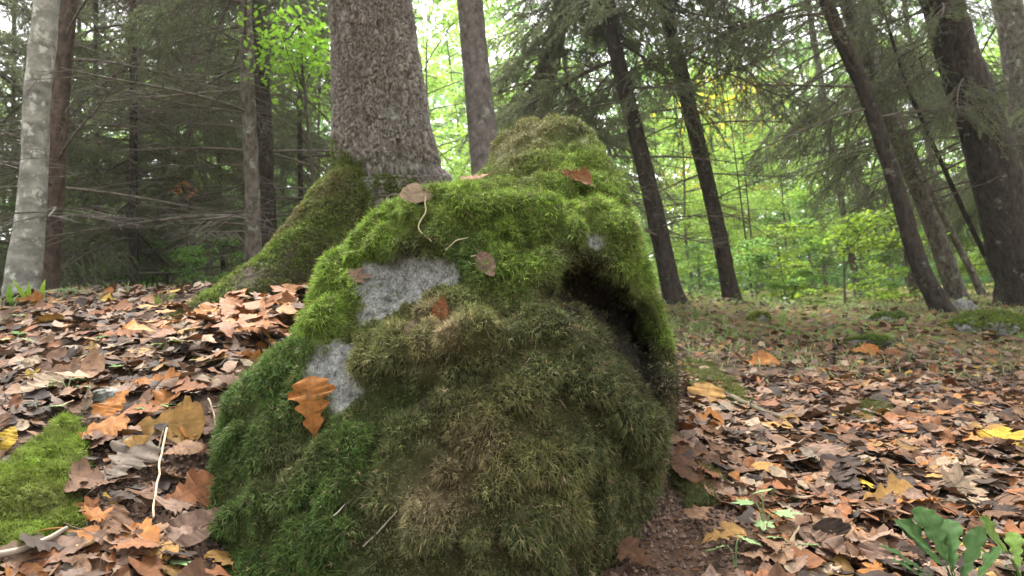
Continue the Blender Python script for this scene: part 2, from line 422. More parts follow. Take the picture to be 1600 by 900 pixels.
BCEN = P(760, 560, 1.85)
back = [(360, 800, 1.9), (420, 620, 2.05), (520, 500, 2.3), (640, 360, 2.45), (760, 300, 2.6), (860, 215, 2.7), (950, 290, 2.65), (1000, 430, 2.5), (1030, 600, 2.3), (1020, 780, 2.1), (960, 900, 2.0),
        (640, 600, 2.65), (800, 450, 2.85), (800, 650, 2.75), (920, 500, 2.8), (500, 800, 2.3), (700, 900, 2.4), (880, 850, 2.4), (700, 1150, 1.4), (900, 1100, 1.6), (450, 1100, 1.5), (700, 1150, 1.9)]
bp_ = np.concatenate([bp_, np.array([P(*b) for b in back])])
bd = bp_-BCEN; br = np.linalg.norm(bd, axis=1); bd = bd/br[:, None]
def rbf_dir(D):
    def ker(a, b):
        ang = np.arccos(np.clip(a @ b.T, -1, 1))
        return ang           # linear kernel on the sphere, smoothed below
    n = len(bd)
    K = ker(bd, bd)+.015*np.eye(n)*-1
    A = np.block([[K, np.ones((n, 1))], [np.ones((1, n)), np.zeros((1, 1))]])
    wgt = np.linalg.solve(A, np.concatenate([br, [0]]))
    out = np.empty(len(D))
    for s in range(0, len(D), 20000):
        out[s:s+20000] = ker(D[s:s+20000], bd) @ wgt[:-1]+wgt[-1]
    return out
import bmesh
bm = bmesh.new(); bmesh.ops.create_icosphere(bm, subdivisions=7, radius=1.0)
me = bpy.data.meshes.new('tmp'); bm.to_mesh(me); bm.free()
n = len(me.vertices); D = np.empty(n*3, np.float32); me.vertices.foreach_get('co', D); D = norm(D.reshape(-1, 3).astype(float))
btri = np.empty(len(me.polygons)*3, np.int32); me.loops.foreach_get('vertex_index', btri); btri = btri.reshape(-1, 3)
edges = np.empty(len(me.edges)*2, np.int32); me.edges.foreach_get('vertices', edges); edges = edges.reshape(-1, 2)
bpy.data.meshes.remove(me)
R0 = rbf_dir(D)
def smooth_field(f, it):
    deg = np.bincount(edges.ravel(), minlength=n).astype(float)
    for _ in range(it):
        s = np.bincount(edges[:, 0], f[edges[:, 1]], n)+np.bincount(edges[:, 1], f[edges[:, 0]], n)
        f = .5*f+.5*s/deg
    return f
R0 = smooth_field(R0, 45)

def inpoly(x, y, poly):
    poly = np.asarray(poly, float); ins = np.zeros(len(x), bool)
    for a in range(len(poly)):
        x1, y1 = poly[a]; x2, y2 = poly[a-1]
        c = ((y1 > y) != (y2 > y)) & (x < (x2-x1)*(y-y1)/((y2-y1) if y2 != y1 else 1e-9)+x1)
        ins ^= c
    return ins
OUTL = [(280, 1500), (330, 1000), (334, 900), (340, 790), (358, 650), (390, 600), (478, 526), (502, 472), (528, 412), (584, 354), (652, 314), (756, 288), (774, 222), (822, 182), (884, 179), (918, 199), (938, 236), (962, 300), (982, 350), (999, 420), (1022, 495), (1043, 580), (1040, 640), (1022, 700), (1010, 780), (992, 838), (958, 900), (940, 1000), (900, 1500)]
def carve(R):
    '''the rock keeps inside the outline it shows towards the photograph's viewpoint'''
    lo = np.full(n, .05); hi = R.copy()
    q = proj(BCEN+D*hi[:, None]); out = ~inpoly(q[:, 0], q[:, 1], OUTL)
    for _ in range(14):
        mid = .5*(lo+hi); q = proj(BCEN+D*mid[:, None]); ins = inpoly(q[:, 0], q[:, 1], OUTL)
        lo = np.where(ins, mid, lo); hi = np.where(ins, hi, mid)
    return np.where(out, lo, R)
for _ in range(3): R0 = smooth_field(carve(R0), 10)
R0 = smooth_field(carve(R0), 4)
bv = BCEN+D*R0[:, None]
RECESS = [(852, 450), (878, 424), (914, 412), (958, 440), (1012, 486), (1034, 546), (1042, 604), (1036, 660), (998, 640), (964, 612), (934, 572), (910, 534), (878, 508), (846, 472)]
ROCKS = [[(552, 424), (606, 404), (716, 404), (712, 448), (648, 460), (618, 480), (590, 502), (560, 510), (560, 470)],
         [(486, 552), (525, 536), (560, 528), (560, 580), (548, 640), (524, 668), (506, 608), (484, 596)],
         [(908, 358), (945, 366), (938, 392), (918, 382)], [(972, 285), (986, 290), (998, 335), (988, 340)]]
def vnormals(v, t):
    fn = np.cross(v[t[:, 1]]-v[t[:, 0]], v[t[:, 2]]-v[t[:, 0]])
    o = np.zeros_like(v)
    for c in range(3):
        for k in range(3): o[:, k] += np.bincount(t[:, c], fn[:, k], len(v))
    return norm(o)
bn = vnormals(bv, btri)
front = ((bv-CAM)*bn).sum(1) < 0
pj = proj(bv)
_wx = 16*fbm(bv*22, 3, 43); _wy = 16*fbm(bv*22, 3, 44)
rec = inpoly(pj[:, 0]+.5*_wx, pj[:, 1]+.5*_wy, RECESS) & (pj[:, 2] < 2.0)
FOOT = np.array([(846, 472), (878, 508), (910, 534), (934, 572), (964, 614), (998, 648), (1050, 676)], float)
fd = np.full(n, 1e9)
for a_, b_ in zip(FOOT, FOOT[1:]):
    ab = b_-a_; tt = np.clip(((pj[:, :2]-a_) @ ab)/(ab @ ab), 0, 1)
    fd = np.minimum(fd, np.linalg.norm(pj[:, :2]-a_-tt[:, None]*ab, axis=1))
recf = smooth_field(rec*np.clip(fd/62, 0, 1), 3)      # slopes in from the foot, undercut at the lip
recm = smooth_field(rec.astype(float), 3)
rk = np.zeros(n)
for p_ in ROCKS: rk = np.maximum(rk, inpoly(pj[:, 0]+_wx, pj[:, 1]+_wy, p_).astype(float)*front)
rkf = smooth_field(rk, 3)
# bumps: slow rock forms, moss cushions; the recess goes in behind the lip, bare rock lies a little deeper
bump = .010*fbm(bv*3.2, 3, 21)+.008*fbm(bv*9, 3, 22)
cush = np.clip(np.abs(fbm(bv*13+.15*fbm(bv*30, 2, 26)[:, None], 2, 23))*3.4, 0, 1.3)-.6
bump = bump+(1-rkf)*(.024*cush+.006*fbm(bv*45, 2, 24))
bump = bump-.016*rkf
def along(line, w_, lo=0.0):
    line = np.array(line, float); dd_ = np.full(n, 1e9)
    for a_, b_ in zip(line, line[1:]):
        ab = b_-a_; tt = np.clip(((pj[:, :2]-a_) @ ab)/(ab @ ab), 0, 1)
        dd_ = np.minimum(dd_, np.linalg.norm(pj[:, :2]-a_-tt[:, None]*ab, axis=1))
    return np.exp(-(dd_/w_)**2)*(front & (pj[:, 2] < 1.75))
bump = bump+.014*along([(560, 585), (620, 556), (700, 532), (775, 508), (840, 478)], 26)-.034*along([(600, 640), (650, 612), (700, 588), (760, 588), (810, 556)], 26)
bump = bump+rkf*(.006*fbm(bv*38, 3, 48)+.016*np.abs(fbm(bv*np.array([17, 17, 9]), 2, 49)))
# ledge: nose above, small hollow below it
def spot(px, py, d, rad):
    return np.exp(-((np.linalg.norm(bv-P(px, py, d), axis=1)/rad)**2))
bump = bump-.05*spot(752, 592, 1.29, .055)+.03*spot(705, 530, 1.28, .05)-.02*spot(620, 630, 1.27, .05)-.03*spot(800, 480, 1.40, .05)
bump = bump+.02*spot(840, 430, 1.46, .07)+.015*spot(930, 410, 1.54, .06)
bv = bv+norm(.6*D+.4*bn)*bump[:, None]+(_f*.9-_u*.10+_r*.05)*(recf*(.27+.05*fbm(bv*20, 3, 47)))[:, None]
bn = vnormals(bv, btri)
pj = proj(bv)
KEYC = {'bright': (.190, .295, .040), 'deep': (.070, .128, .026), 'olive': (.155, .158, .055), 'dull': (.095, .112, .040), 'brown': (.175, .138, .068), 'straw': (.34, .27, .155), 'umber': (.090, .074, .040), 'lip_shade': (.028, .024, .015)}  # the last, darkest tone is painted shade for the recess under the lip
MC = [(900, 462, 'lip_shade'), (940, 480, 'lip_shade'), (975, 530, 'lip_shade'), (1010, 570, 'lip_shade'), (1030, 605, 'lip_shade'), (870, 330, 'bright'), (820, 420, 'bright'), (700, 320, 'bright'), (600, 360, 'bright'), (545, 400, 'bright'), (900, 250, 'bright'), (1000, 420, 'bright'), (1040, 520, 'bright'), (520, 450, 'bright'), (950, 320, 'bright'), (780, 360, 'bright'), (480, 500, 'bright'),
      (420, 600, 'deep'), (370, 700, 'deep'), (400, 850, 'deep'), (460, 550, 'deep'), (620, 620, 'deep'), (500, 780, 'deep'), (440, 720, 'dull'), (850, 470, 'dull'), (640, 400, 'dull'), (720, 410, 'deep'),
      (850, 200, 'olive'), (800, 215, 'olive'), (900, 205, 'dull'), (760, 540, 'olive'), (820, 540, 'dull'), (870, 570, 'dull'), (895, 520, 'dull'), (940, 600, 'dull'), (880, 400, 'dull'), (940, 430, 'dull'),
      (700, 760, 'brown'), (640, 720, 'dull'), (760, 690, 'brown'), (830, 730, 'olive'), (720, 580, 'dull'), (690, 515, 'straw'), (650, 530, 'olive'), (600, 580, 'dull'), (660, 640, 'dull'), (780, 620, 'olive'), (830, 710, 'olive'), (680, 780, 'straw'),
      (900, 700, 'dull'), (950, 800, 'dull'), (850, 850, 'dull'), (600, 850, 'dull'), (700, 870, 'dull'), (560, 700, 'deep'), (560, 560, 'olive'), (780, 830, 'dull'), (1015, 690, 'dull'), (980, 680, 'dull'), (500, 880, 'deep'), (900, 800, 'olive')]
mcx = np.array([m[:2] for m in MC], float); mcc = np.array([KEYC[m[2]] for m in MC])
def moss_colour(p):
    """kind of moss growing at a point of the boulder, painted shade in the recess"""
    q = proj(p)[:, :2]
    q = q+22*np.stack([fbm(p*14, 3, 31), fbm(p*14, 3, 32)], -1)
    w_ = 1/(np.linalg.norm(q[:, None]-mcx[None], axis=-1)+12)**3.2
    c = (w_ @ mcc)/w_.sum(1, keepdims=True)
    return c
def moss_under(c):                       # old dead moss under the living tips; darkened further where gaps should look shaded
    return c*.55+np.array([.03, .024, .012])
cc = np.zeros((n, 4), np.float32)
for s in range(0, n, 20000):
    cc[s:s+20000, :3] = moss_under(moss_colour(bv[s:s+20000]))*.55  # extra darkening paints shadow into the gaps between the shoots
mossy = np.clip(1-rkf*1.3, 0, 1)
rough_edge = fbm(bv*34, 4, 41, .7)
mcov = np.clip((mossy+.75*rough_edge-.42)*3+.5, 0, 1)
rec_shade = np.clip(recf*3.0-.1, 0, 1)[:, None]
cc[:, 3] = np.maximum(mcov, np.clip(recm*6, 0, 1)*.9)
cc[:, :3] = cc[:, :3]*(1-rec_shade)+np.array([.030, .026, .020])*rec_shade     # recess rock painted dark, shade of the lip put into the colour
BLOC = np.array([BCEN[0], BCEN[1], float(ground_z(BCEN[0], BCEN[1])[0])])
bme = mesh_np('boulder_stone', bv-BLOC, btri)
a = bme.color_attributes.new('Col', 'FLOAT_COLOR', 'POINT'); a.data.foreach_set('color', cc.ravel())
boulder = tag(empty('boulder', BLOC), 'large mossy boulder with a dark overhang and bare grey patches', 'boulder')
link('stone', bme, MAT['rock'], boulder)['label'] = 'grey granite showing through the moss'
BB = BVHTree.FromPolygons([tuple(v) for v in bv], [tuple(t) for t in btri])
def at_boulder(px, py):
    d = Vector(_f + _r*((px-800)/FPX) + _u*((450-py)/FPX)).normalized()
    h = BB.ray_cast(Vector(CAM), d, 10)
    return (np.array(h[0]), np.array(h[1])) if h[0] is not None else (None, None)

def sample_surface(v, t, nrm, weight, count):
    """random points on triangles, weight per vertex"""
    ar = .5*np.linalg.norm(np.cross(v[t[:, 1]]-v[t[:, 0]], v[t[:, 2]]-v[t[:, 0]]), axis=1)*weight[t].mean(1)
    cs = np.cumsum(ar); f = np.searchsorted(cs, rng.random(count)*cs[-1]); f = np.clip(f, 0, len(t)-1)
    a = rng.random((count, 2)); s = np.sqrt(a[:, :1]); b0 = 1-s; b1 = s*(1-a[:, 1:]); b2 = s*a[:, 1:]
    p = v[t[f, 0]]*b0+v[t[f, 1]]*b1+v[t[f, 2]]*b2
    nn = norm(nrm[t[f, 0]]*b0+nrm[t[f, 1]]*b1+nrm[t[f, 2]]*b2)
    return p, nn, f
def strands(p, d, bend, L, W, c0, c1, leaflets=True):
    """moss shoots: tapered bent blades with two side leaflets, coloured from base c0 to tip c1"""
    m = len(p); d = norm(d)
    side = norm(np.cross(d, rng.normal(size=(m, 3))))
    up2 = norm(d+bend)
    mid = p+d*(L*.5)[:, None]; tip = mid+up2*(L*.5)[:, None]
    wv = side*W[:, None]*.5
    V = [p-wv*.7, p+wv*.7, mid-wv, mid+wv, tip]
    C = [c0, c0, .5*(c0+c1), .5*(c0+c1), c1]
    T = [[0, 1, 3], [0, 3, 2], [2, 3, 4]]
    if leaflets:
        s1 = norm(side+up2*.9); s2 = norm(-side+up2*.9)
        V += [mid+s1*(L*.38)[:, None], mid+s2*(L*.38)[:, None], mid+up2*(W*.9)[:, None]]
        C += [c1, c1, c1]
        T += [[3, 5, 7], [2, 7, 6]]
    kk = len(V)
    V = np.stack(V, 1).reshape(-1, 3); C = np.stack(C, 1).reshape(-1, 3)
    T = (np.array(T)[None]+(np.arange(m)*kk)[:, None, None]).reshape(-1, 3)
    return V, T, C
# moss on the boulder
bn = vnormals(bv, btri)
wv_ = np.maximum(mcov, .015)*np.clip(1-1.2*recf, .10, 1)
below = bv[:, 2] < ground_z(bv[:, 0], bv[:, 1])-.03
wv_ = wv_*(~below)*np.where(bv[:, 1] > BCEN[1]+.35, .25, 1.0)
dens = (.65+.35*np.clip(cush+.6, 0, 1))*np.clip((1.45/np.maximum(pj[:, 2], .8))**2, .5, 1.6)*np.where(((bv-CAM)*bn).sum(1) > .25, .45, 1.0)
NM = 235000
p, nn, fi = sample_surface(bv, btri, bn, wv_*dens, NM)
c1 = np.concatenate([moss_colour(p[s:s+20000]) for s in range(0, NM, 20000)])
green = np.clip((c1[:, 1]-c1[:, 0])/.05, 0, 1)
flow = np.stack([fbm(p*18, 2, 51), fbm(p*18, 2, 52), fbm(p*18, 2, 53)], -1)
steep = np.clip(1-nn[:, 2], 0, 1)
d0 = nn*.75+rng.normal(size=(NM, 3))*.38+flow*1.5+np.array([0, 0, .25])
bend = np.array([0, 0, -1.0])*(.35+.75*steep)[:, None]+rng.normal(size=(NM, 3))*.45
clump = np.clip((cush[btri[fi]].mean(1)+.55)*.8+.35*fbm(p*34, 2, 55), 0, 1)
L_ = (.0072+.0120*clump)*(.7+.6*rng.random(NM))*(1+.35*steep)
W_ = (.0011+.0012*rng.random(NM))
tint = (.50+1.15*rng.random(NM)**1.6)[:, None]*(1+.35*(1-green[:, None])*rng.random((NM, 1)))
strawm = rng.random(NM) < (.06+.13*(1-green))
old = np.clip(.55-clump, 0, 1)[:, None]
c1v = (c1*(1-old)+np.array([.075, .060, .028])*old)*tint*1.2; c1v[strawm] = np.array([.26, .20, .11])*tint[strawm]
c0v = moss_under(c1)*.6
h_ = 85000
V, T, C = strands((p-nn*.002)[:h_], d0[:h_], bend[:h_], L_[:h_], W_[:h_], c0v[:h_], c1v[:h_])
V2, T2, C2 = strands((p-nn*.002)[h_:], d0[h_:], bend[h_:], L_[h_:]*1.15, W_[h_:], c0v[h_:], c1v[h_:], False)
T = np.concatenate([T, T2+len(V)]); V = np.concatenate([V, V2]); C = np.concatenate([C, C2])
bmo = link('moss', mesh_np('boulder_moss', V-BLOC, T, C, False), MAT['moss'], boulder)
bmo['kind'] = 'stuff'; bmo['label'] = 'bright green moss on top, dull brown moss in front'
# dry roots and stalks hanging in the front moss
NS = 900
fw = wv_*((pj[:, 1] > 480) & (pj[:, 0] > 520)).astype(float)
p, nn, fi = sample_surface(bv, btri, bn, fw, NS)
V, T, C = strands(p, nn*.6+rng.normal(size=(NS, 3))*.7, np.array([0, 0, -1.2])+rng.normal(size=(NS, 3))*.5, .02+.03*rng.random(NS), .0010+.0006*rng.random(NS),
                  np.tile([.10, .075, .05], (NS, 1)), np.array([.22, .17, .11])*(.6+.8*rng.random((NS, 1))), False)
st = link('dry_stalks', mesh_np('boulder_dry_stalks', V-BLOC, T, C, False), MAT['moss'], boulder); st['kind'] = 'stuff'

# ------------------------------------------------------------------ great trunk with its mossy root
def trunk_path(pix, up=7.0, down=.35):
    """world path and radii of a trunk from (px, py, depth, width in px), lowest point first, run on above the picture"""
    c = np.array([P(a[0], a[1], a[2]) for a in pix]); r = np.array([a[3]*a[2]/FPX/2 for a in pix])
    dlast = norm((c[-1]-c[-2])[None])[0]
    dl = norm((dlast*.7+np.array([0, 0, .5]))[None])[0]
    top = [c[-1]+dlast*up*.25+dl*0, c[-1]+dlast*up*.25+dl*up*.4, c[-1]+dlast*up*.25+dl*up*.8]
    d0 = norm((c[0]-c[1])[None])[0]
    dn = norm((d0*.5+np.array([0, 0, -.6]))[None])[0]
    gap = max(0.0, c[0][2]-float(ground_z(c[0][0], c[0][1])[0]))
    bot = c[0]+dn*(down+gap/max(.3, -dn[2])*1.15)
    return np.concatenate([[bot], c, top]), np.concatenate([[r[0]*1.25], r, [r[-1]*.95, r[-1]*.75, r[-1]*.45]])
TREES = {}
GT = [(612, 330, 3.2, 200), (606, 270, 3.2, 160), (597, 200, 3.2, 143), (587, 100, 3.2, 130), (579, 0, 3.2, 122), (573, -80, 3.2, 118)]
gpth, grad = trunk_path(GT, 6.0, .5)
_cd = resample(gpth[:7], 1200); _rd = np.interp(np.linspace(0, 6, 1200), np.arange(7), grad[:7])
_ad = np.cumsum(np.r_[0, np.linalg.norm(np.diff(_cd, axis=0), axis=1)]); _a1 = _ad[200]
_as = np.concatenate([np.linspace(0, _a1, 60, endpoint=False), np.linspace(_a1, _ad[-1], 330)])
c_lo = np.stack([np.interp(_as, _ad, _cd[:, k_]) for k_ in range(3)], -1); r_lo = np.interp(_as, _ad, _rd)
NA = 280
th = np.linspace(0, 2*np.pi, NA, endpoint=False)
arc = np.cumsum(np.r_[0, np.linalg.norm(np.diff(c_lo, axis=0), axis=1)])
TH, AR = np.meshgrid(th, arc)
cx, cy, cz = np.cos(TH).ravel()*.2, np.sin(TH).ravel()*.2, AR.ravel()
pp3 = np.stack([cx, cy, cz], -1)
wx = TH.ravel()*.2*74+1.7*fbm(pp3*24, 3, 61); wy = AR.ravel()*24+1.5*fbm(pp3*22, 3, 62)
f1, f2, cid = voro2(wx, wy, 5)
crack = np.clip((f2-f1)/.30, 0, 1)
g1, g2, gid = voro2(wx*2.1+3, wy*2.6+7, 6)
plate = crack**.8*(.62+.38*np.clip((g2-g1)/.22, 0, 1))*(.8+.35*fbm(pp3*np.array([90, 90, 40]), 3, 65))
fur = np.clip(np.abs(fbm(pp3*np.array([36, 36, 5.5])+.5*fbm(pp3*14, 2, 68)[:, None], 2, 67))*5, 0, 1)
plate = np.clip(plate*(.45+.55*fur)*(1+.3*fbm(pp3*5, 2, 69)), 0, 1)
rr = r_lo[:, None]*np.ones(NA)[None]
rr = rr*(1+.05*np.cos(TH*3+.7)+.03*np.cos(TH*5+2))
disp = (.013*plate+.006*(cid-.5)*crack+.004*fbm(pp3*60, 3, 63)+.012*fbm(pp3*7, 2, 64)).reshape(rr.shape)
v, t = tube(c_lo, rr+disp-.006, NA, False)
gcol = np.array([.048, .037, .031])*(1-plate[:, None])+np.array([.262, .236, .208])*plate[:, None]*(.85+.3*cid[:, None])
GLOC = c_lo[70].copy(); GLOC[2] = float(ground_z(GLOC[0], GLOC[1])[0])
gt = tag(empty('broadleaf_tree', GLOC), 'massive trunk with finely cracked grey brown bark behind the boulder', 'tree')
gtr = link('trunk', mesh_np('great_trunk', v-GLOC, t, gcol), MAT['bark_big'], gt)
_q = proj(v); _nv = vnormals(v, t)
_h = np.clip((_q[:, 1]+40*fbm(v*6, 3, 66)-.30*(_q[:, 0]-520)-225)/60, 0, 1)*np.clip((655-_q[:, 0])/70, 0, 1)*(_q[:, 1] < 345)*(((v-CAM)*_nv).sum(1) < .4)
p, nn, f = sample_surface(v, t, _nv, _h*np.clip(.4+1.5*fbm(v*16, 2, 65), .05, 1), 11000)
c1 = np.array([.12, .16, .03])*(.55+.8*rng.random((11000, 1)))
V, T, C = strands(p-nn*.002, nn+rng.normal(size=p.shape)*.5, np.array([0, 0, -.6])+rng.normal(size=p.shape)*.4, .010+.014*rng.random(11000), .0020+.0014*rng.random(11000), c1*.55, c1)
mo_ = link('moss', mesh_np('trunk_moss', V-GLOC, T, C, False), MAT['moss'], gtr); mo_['kind'] = 'stuff'
v, t = tube(resample(gpth[6:], 30), np.interp(np.linspace(6, len(grad)-1, 30), np.arange(len(grad)), grad), 40)
link('upper_trunk', mesh_np('great_trunk_upper', v-GLOC, t, np.tile([.2, .17, .15], (len(v), 1))), MAT['bark_big'], gt)
# roots: the mossy one runs down to the left, a second behind the boulder
def root(path, rad, name, moss_n, seed, cols, parent, loc, mat):
    c = resample([P(*a) for a in path], 90); r = np.interp(np.linspace(0, len(rad)-1, 90), np.arange(len(rad)), rad)
    nA = 90; thh = np.linspace(0, 2*np.pi, nA, endpoint=False)
    v, t = tube(c, r, nA)
    nv = vnormals(v, t)
    v = v+nv*(.016*fbm(v*5, 3, seed)+.014*fbm(v*18, 3, seed+1))[:, None]
    nv = vnormals(v, t)
    u = np.clip(np.r_[np.repeat(np.linspace(0, 1, 90), nA), 1.0], 0, 1)
    patch = fbm(v*7, 3, seed+2)
    mo = np.clip((1.0-.75*u+.8*patch)*2.5, 0, 1)*np.clip(nv[:, 2]*1.5+.9, 0, 1)
    base = np.array([.085, .062, .045])*(1+.4*patch[:, None])
    col = base*(1-mo[:, None])+np.array([.045, .055, .018])*mo[:, None]
    ro = link(name, mesh_np(name, v-loc, t, col), mat, parent)
    if moss_n:
        p, nn, f = sample_surface(v, t, nv, mo*np.clip(nv[:, 2]+.7, 0, 1)+.02, moss_n)
        kk = np.clip(.5+1.2*fbm(p*6, 3, seed+3), 0, 1)[:, None]
        c1 = np.array(cols[0])*kk+np.array(cols[1])*(1-kk)
        c1 = c1*(.7+.6*rng.random((moss_n, 1)))
        V, T, C = strands(p-nn*.002, nn*.8+rng.normal(size=(moss_n, 3))*.45+np.stack([fbm(p*15, 2, 71), fbm(p*15, 2, 72), fbm(p*15, 2, 73)], -1)*.7, np.array([0, 0, -.5])+rng.normal(size=(moss_n, 3))*.4,
                          (.012+.014*rng.random(moss_n)), .0020+.0016*rng.random(moss_n), c1*.6, c1)
        mo_ = link('moss', mesh_np(name+'_moss', V-loc, T, C, False), MAT['moss'], ro); mo_['kind'] = 'stuff'
    return v, t
RV, RT = root([(602, 225, 3.2), (582, 268, 3.14), (548, 322, 3.05), (500, 380, 2.93), (440, 434, 2.77), (375, 470, 2.6), (310, 500, 2.45), (250, 530, 2.32)], [.03, .10, .155, .140, .108, .078, .055, .03], 'root', 27000, 80,
     [(.14, .20, .032), (.15, .14, .055)], gt, GLOC, MAT['bark_big'])
root([(640, 300, 3.2), (690, 350, 3.15), (750, 390, 3.1), (820, 430, 3.1)], [.10, .13, .11, .08], 'root', 6000, 90, [(.095, .150, .018), (.1, .1, .03)], gt, GLOC, MAT['bark_big'])

# ------------------------------------------------------------------ spruce boughs, dead branches, leaves: shared shapes
def needle_twig(buf, c, dens, nl, col0, col1, flat=.5):
    """needles along a twig path c"""
    L = np.linalg.norm(np.diff(c, axis=0), axis=1).sum(); m = max(6, int(L*dens))
    s = rng.random(m); pts = np.stack([np.interp(s*(len(c)-1), np.arange(len(c)), c[:, k]) for k in range(3)], -1)
    tdir = norm(np.gradient(c, axis=0)); td = tdir[np.clip((s*(len(c)-1)).astype(int), 0, len(c)-1)]
    rd = rng.normal(size=(m, 3)); rd[:, 2] = rd[:, 2]*flat+.25
    nd = norm(norm(rd-td*(rd*td).sum(1, keepdims=True))+td*.75)
    ll = nl*(.7+.5*rng.random(m)); sd_ = norm(np.cross(nd, rng.normal(size=(m, 3))))*.0021
    k = rng.random((m, 1)); cl = np.asarray(col0)*k+np.asarray(col1)*(1-k)
    V = np.stack([pts-sd_, pts+sd_, pts+nd*ll[:, None]], 1).reshape(-1, 3)
    buf.add(V, np.arange(3*m).reshape(-1, 3), np.repeat(cl, 3, 0))
def bough(seed, green=True, needle=True, droop=.25, hang=.5, nc=((.10, .125, .055), (.17, .20, .10)), nd_=300):
    """one spruce branch about 1 m long along +X"""
    global rng
    keep_ = rng; rng = np.random.default_rng(seed)
    buf = Buf(); tw = Buf()
    x = np.linspace(0, 1, 10)
    ax = np.stack([x, .05*np.sin(x*3+seed)*x, -droop*x**1.5+.10*x**3*(1 if green else .5)], -1)
    stemc = np.array([.075, .062, .05]) if green else np.array([.11, .098, .082])
    v, t = tube(ax, np.linspace(.011, .003, 10), 5); tw.add(v, t, stemc)
    ntw = 26 if green else 15
    for k in range(ntw):
        s = .12+.86*(k+rng.random()*.6)/ntw; i0 = s*9
        b = np.array([np.interp(i0, np.arange(10), ax[:, q]) for q in range(3)])
        sd_ = 1 if k % 2 else -1
        L = (.42*(1-s)**.6+.10)*(.6+.6*rng.random())*(1 if green else 1.0)
        ang = math.radians(rng.uniform(35, 65))*sd_
        dr = np.array([math.cos(ang), math.sin(ang), rng.uniform(-.3, .15)])
        u_ = np.linspace(0, 1, 6)[:, None]
        hg = (hang if green else .12)*L*(.6+.8*rng.random())
        c = b+dr*L*u_+np.array([0, 0, -1])*hg*u_**1.7+np.array([.06*rng.normal(), .06*rng.normal(), 0])*L*u_**2
        v, t = tube(c, np.linspace(.0042, .0015, 6), 3); tw.add(v, t, stemc*(.8+.4*rng.random()))
        if needle and green: needle_twig(buf, c[1:], nd_, .020, *nc)
        for q in range(rng.integers(3, 6) if green else rng.integers(1, 4)):
            s2 = rng.uniform(.15, .95); b2 = np.array([np.interp(s2*5, np.arange(6), c[:, w_]) for w_ in range(3)])
            a2 = ang+math.radians(rng.uniform(25, 55))*rng.choice([-1, 1])
            L2 = L*rng.uniform(.25, .55)
            d2 = np.array([math.cos(a2), math.sin(a2), rng.uniform(-.5, .1)])
            c2 = b2+d2*L2*u_[:4]/.6+np.array([0, 0, -1])*hg*.5*u_[:4]**1.5
            v, t = tube(c2, np.linspace(.0022, .0010, 4), 3); tw.add(v, t, stemc*(.8+.4*rng.random()))
            if needle and green: needle_twig(buf, c2, nd_*1.2, .019, *nc)
            elif rng.random() < .5 and not green:
                needle_twig(buf, c2, 60, .014, (.10, .11, .08), (.16, .17, .13))       # beard lichen
    m1 = tw.mesh('spruce_branch_wood', True)
    m2 = buf.mesh('spruce_branch_needles', False) if buf.n else None
    rng = keep_
    m1.materials.append(MAT['dead'])
    if m2 is not None: m2.materials.append(MAT['needles'])
    return m1, m2
def joined_bough(*a, **k):
    m1, m2 = bough(*a, **k)
    return m1, m2
BOUGH = [joined_bough(100+k, True, True, .15+.1*k, .35+.2*k) for k in range(5)]
GREYB = [joined_bough(150+k, True, True, .10+.1*k, .2+.15*k, ((.11, .135, .06), (.19, .215, .105)), 260) for k in range(4)]
DEADB = [joined_bough(200+k, False, True, .02+.07*k) for k in range(6)]
def place_branch(parent, loc, base, az, length, mesh_pair, tilt=0., name='branch', thick=1.0):
    m1, m2 = mesh_pair
    o = bpy.data.objects.new(name, m1); COL.objects.link(o); o.parent = parent
    o.location = Vector(base-loc)
    q = Quaternion((0, 0, 1), az) @ Quaternion((0, 1, 0), -tilt) @ Quaternion((1, 0, 0), random.uniform(-.35, .35))
    o.rotation_mode = 'QUATERNION'; o.rotation_quaternion = q
    o.scale = (length, length*random.uniform(.8, 1.15), length*random.uniform(.8, 1.15))
    if m2 is not None:
        o2 = bpy.data.objects.new('needles', m2); COL.objects.link(o2); o2.parent = o
    return o
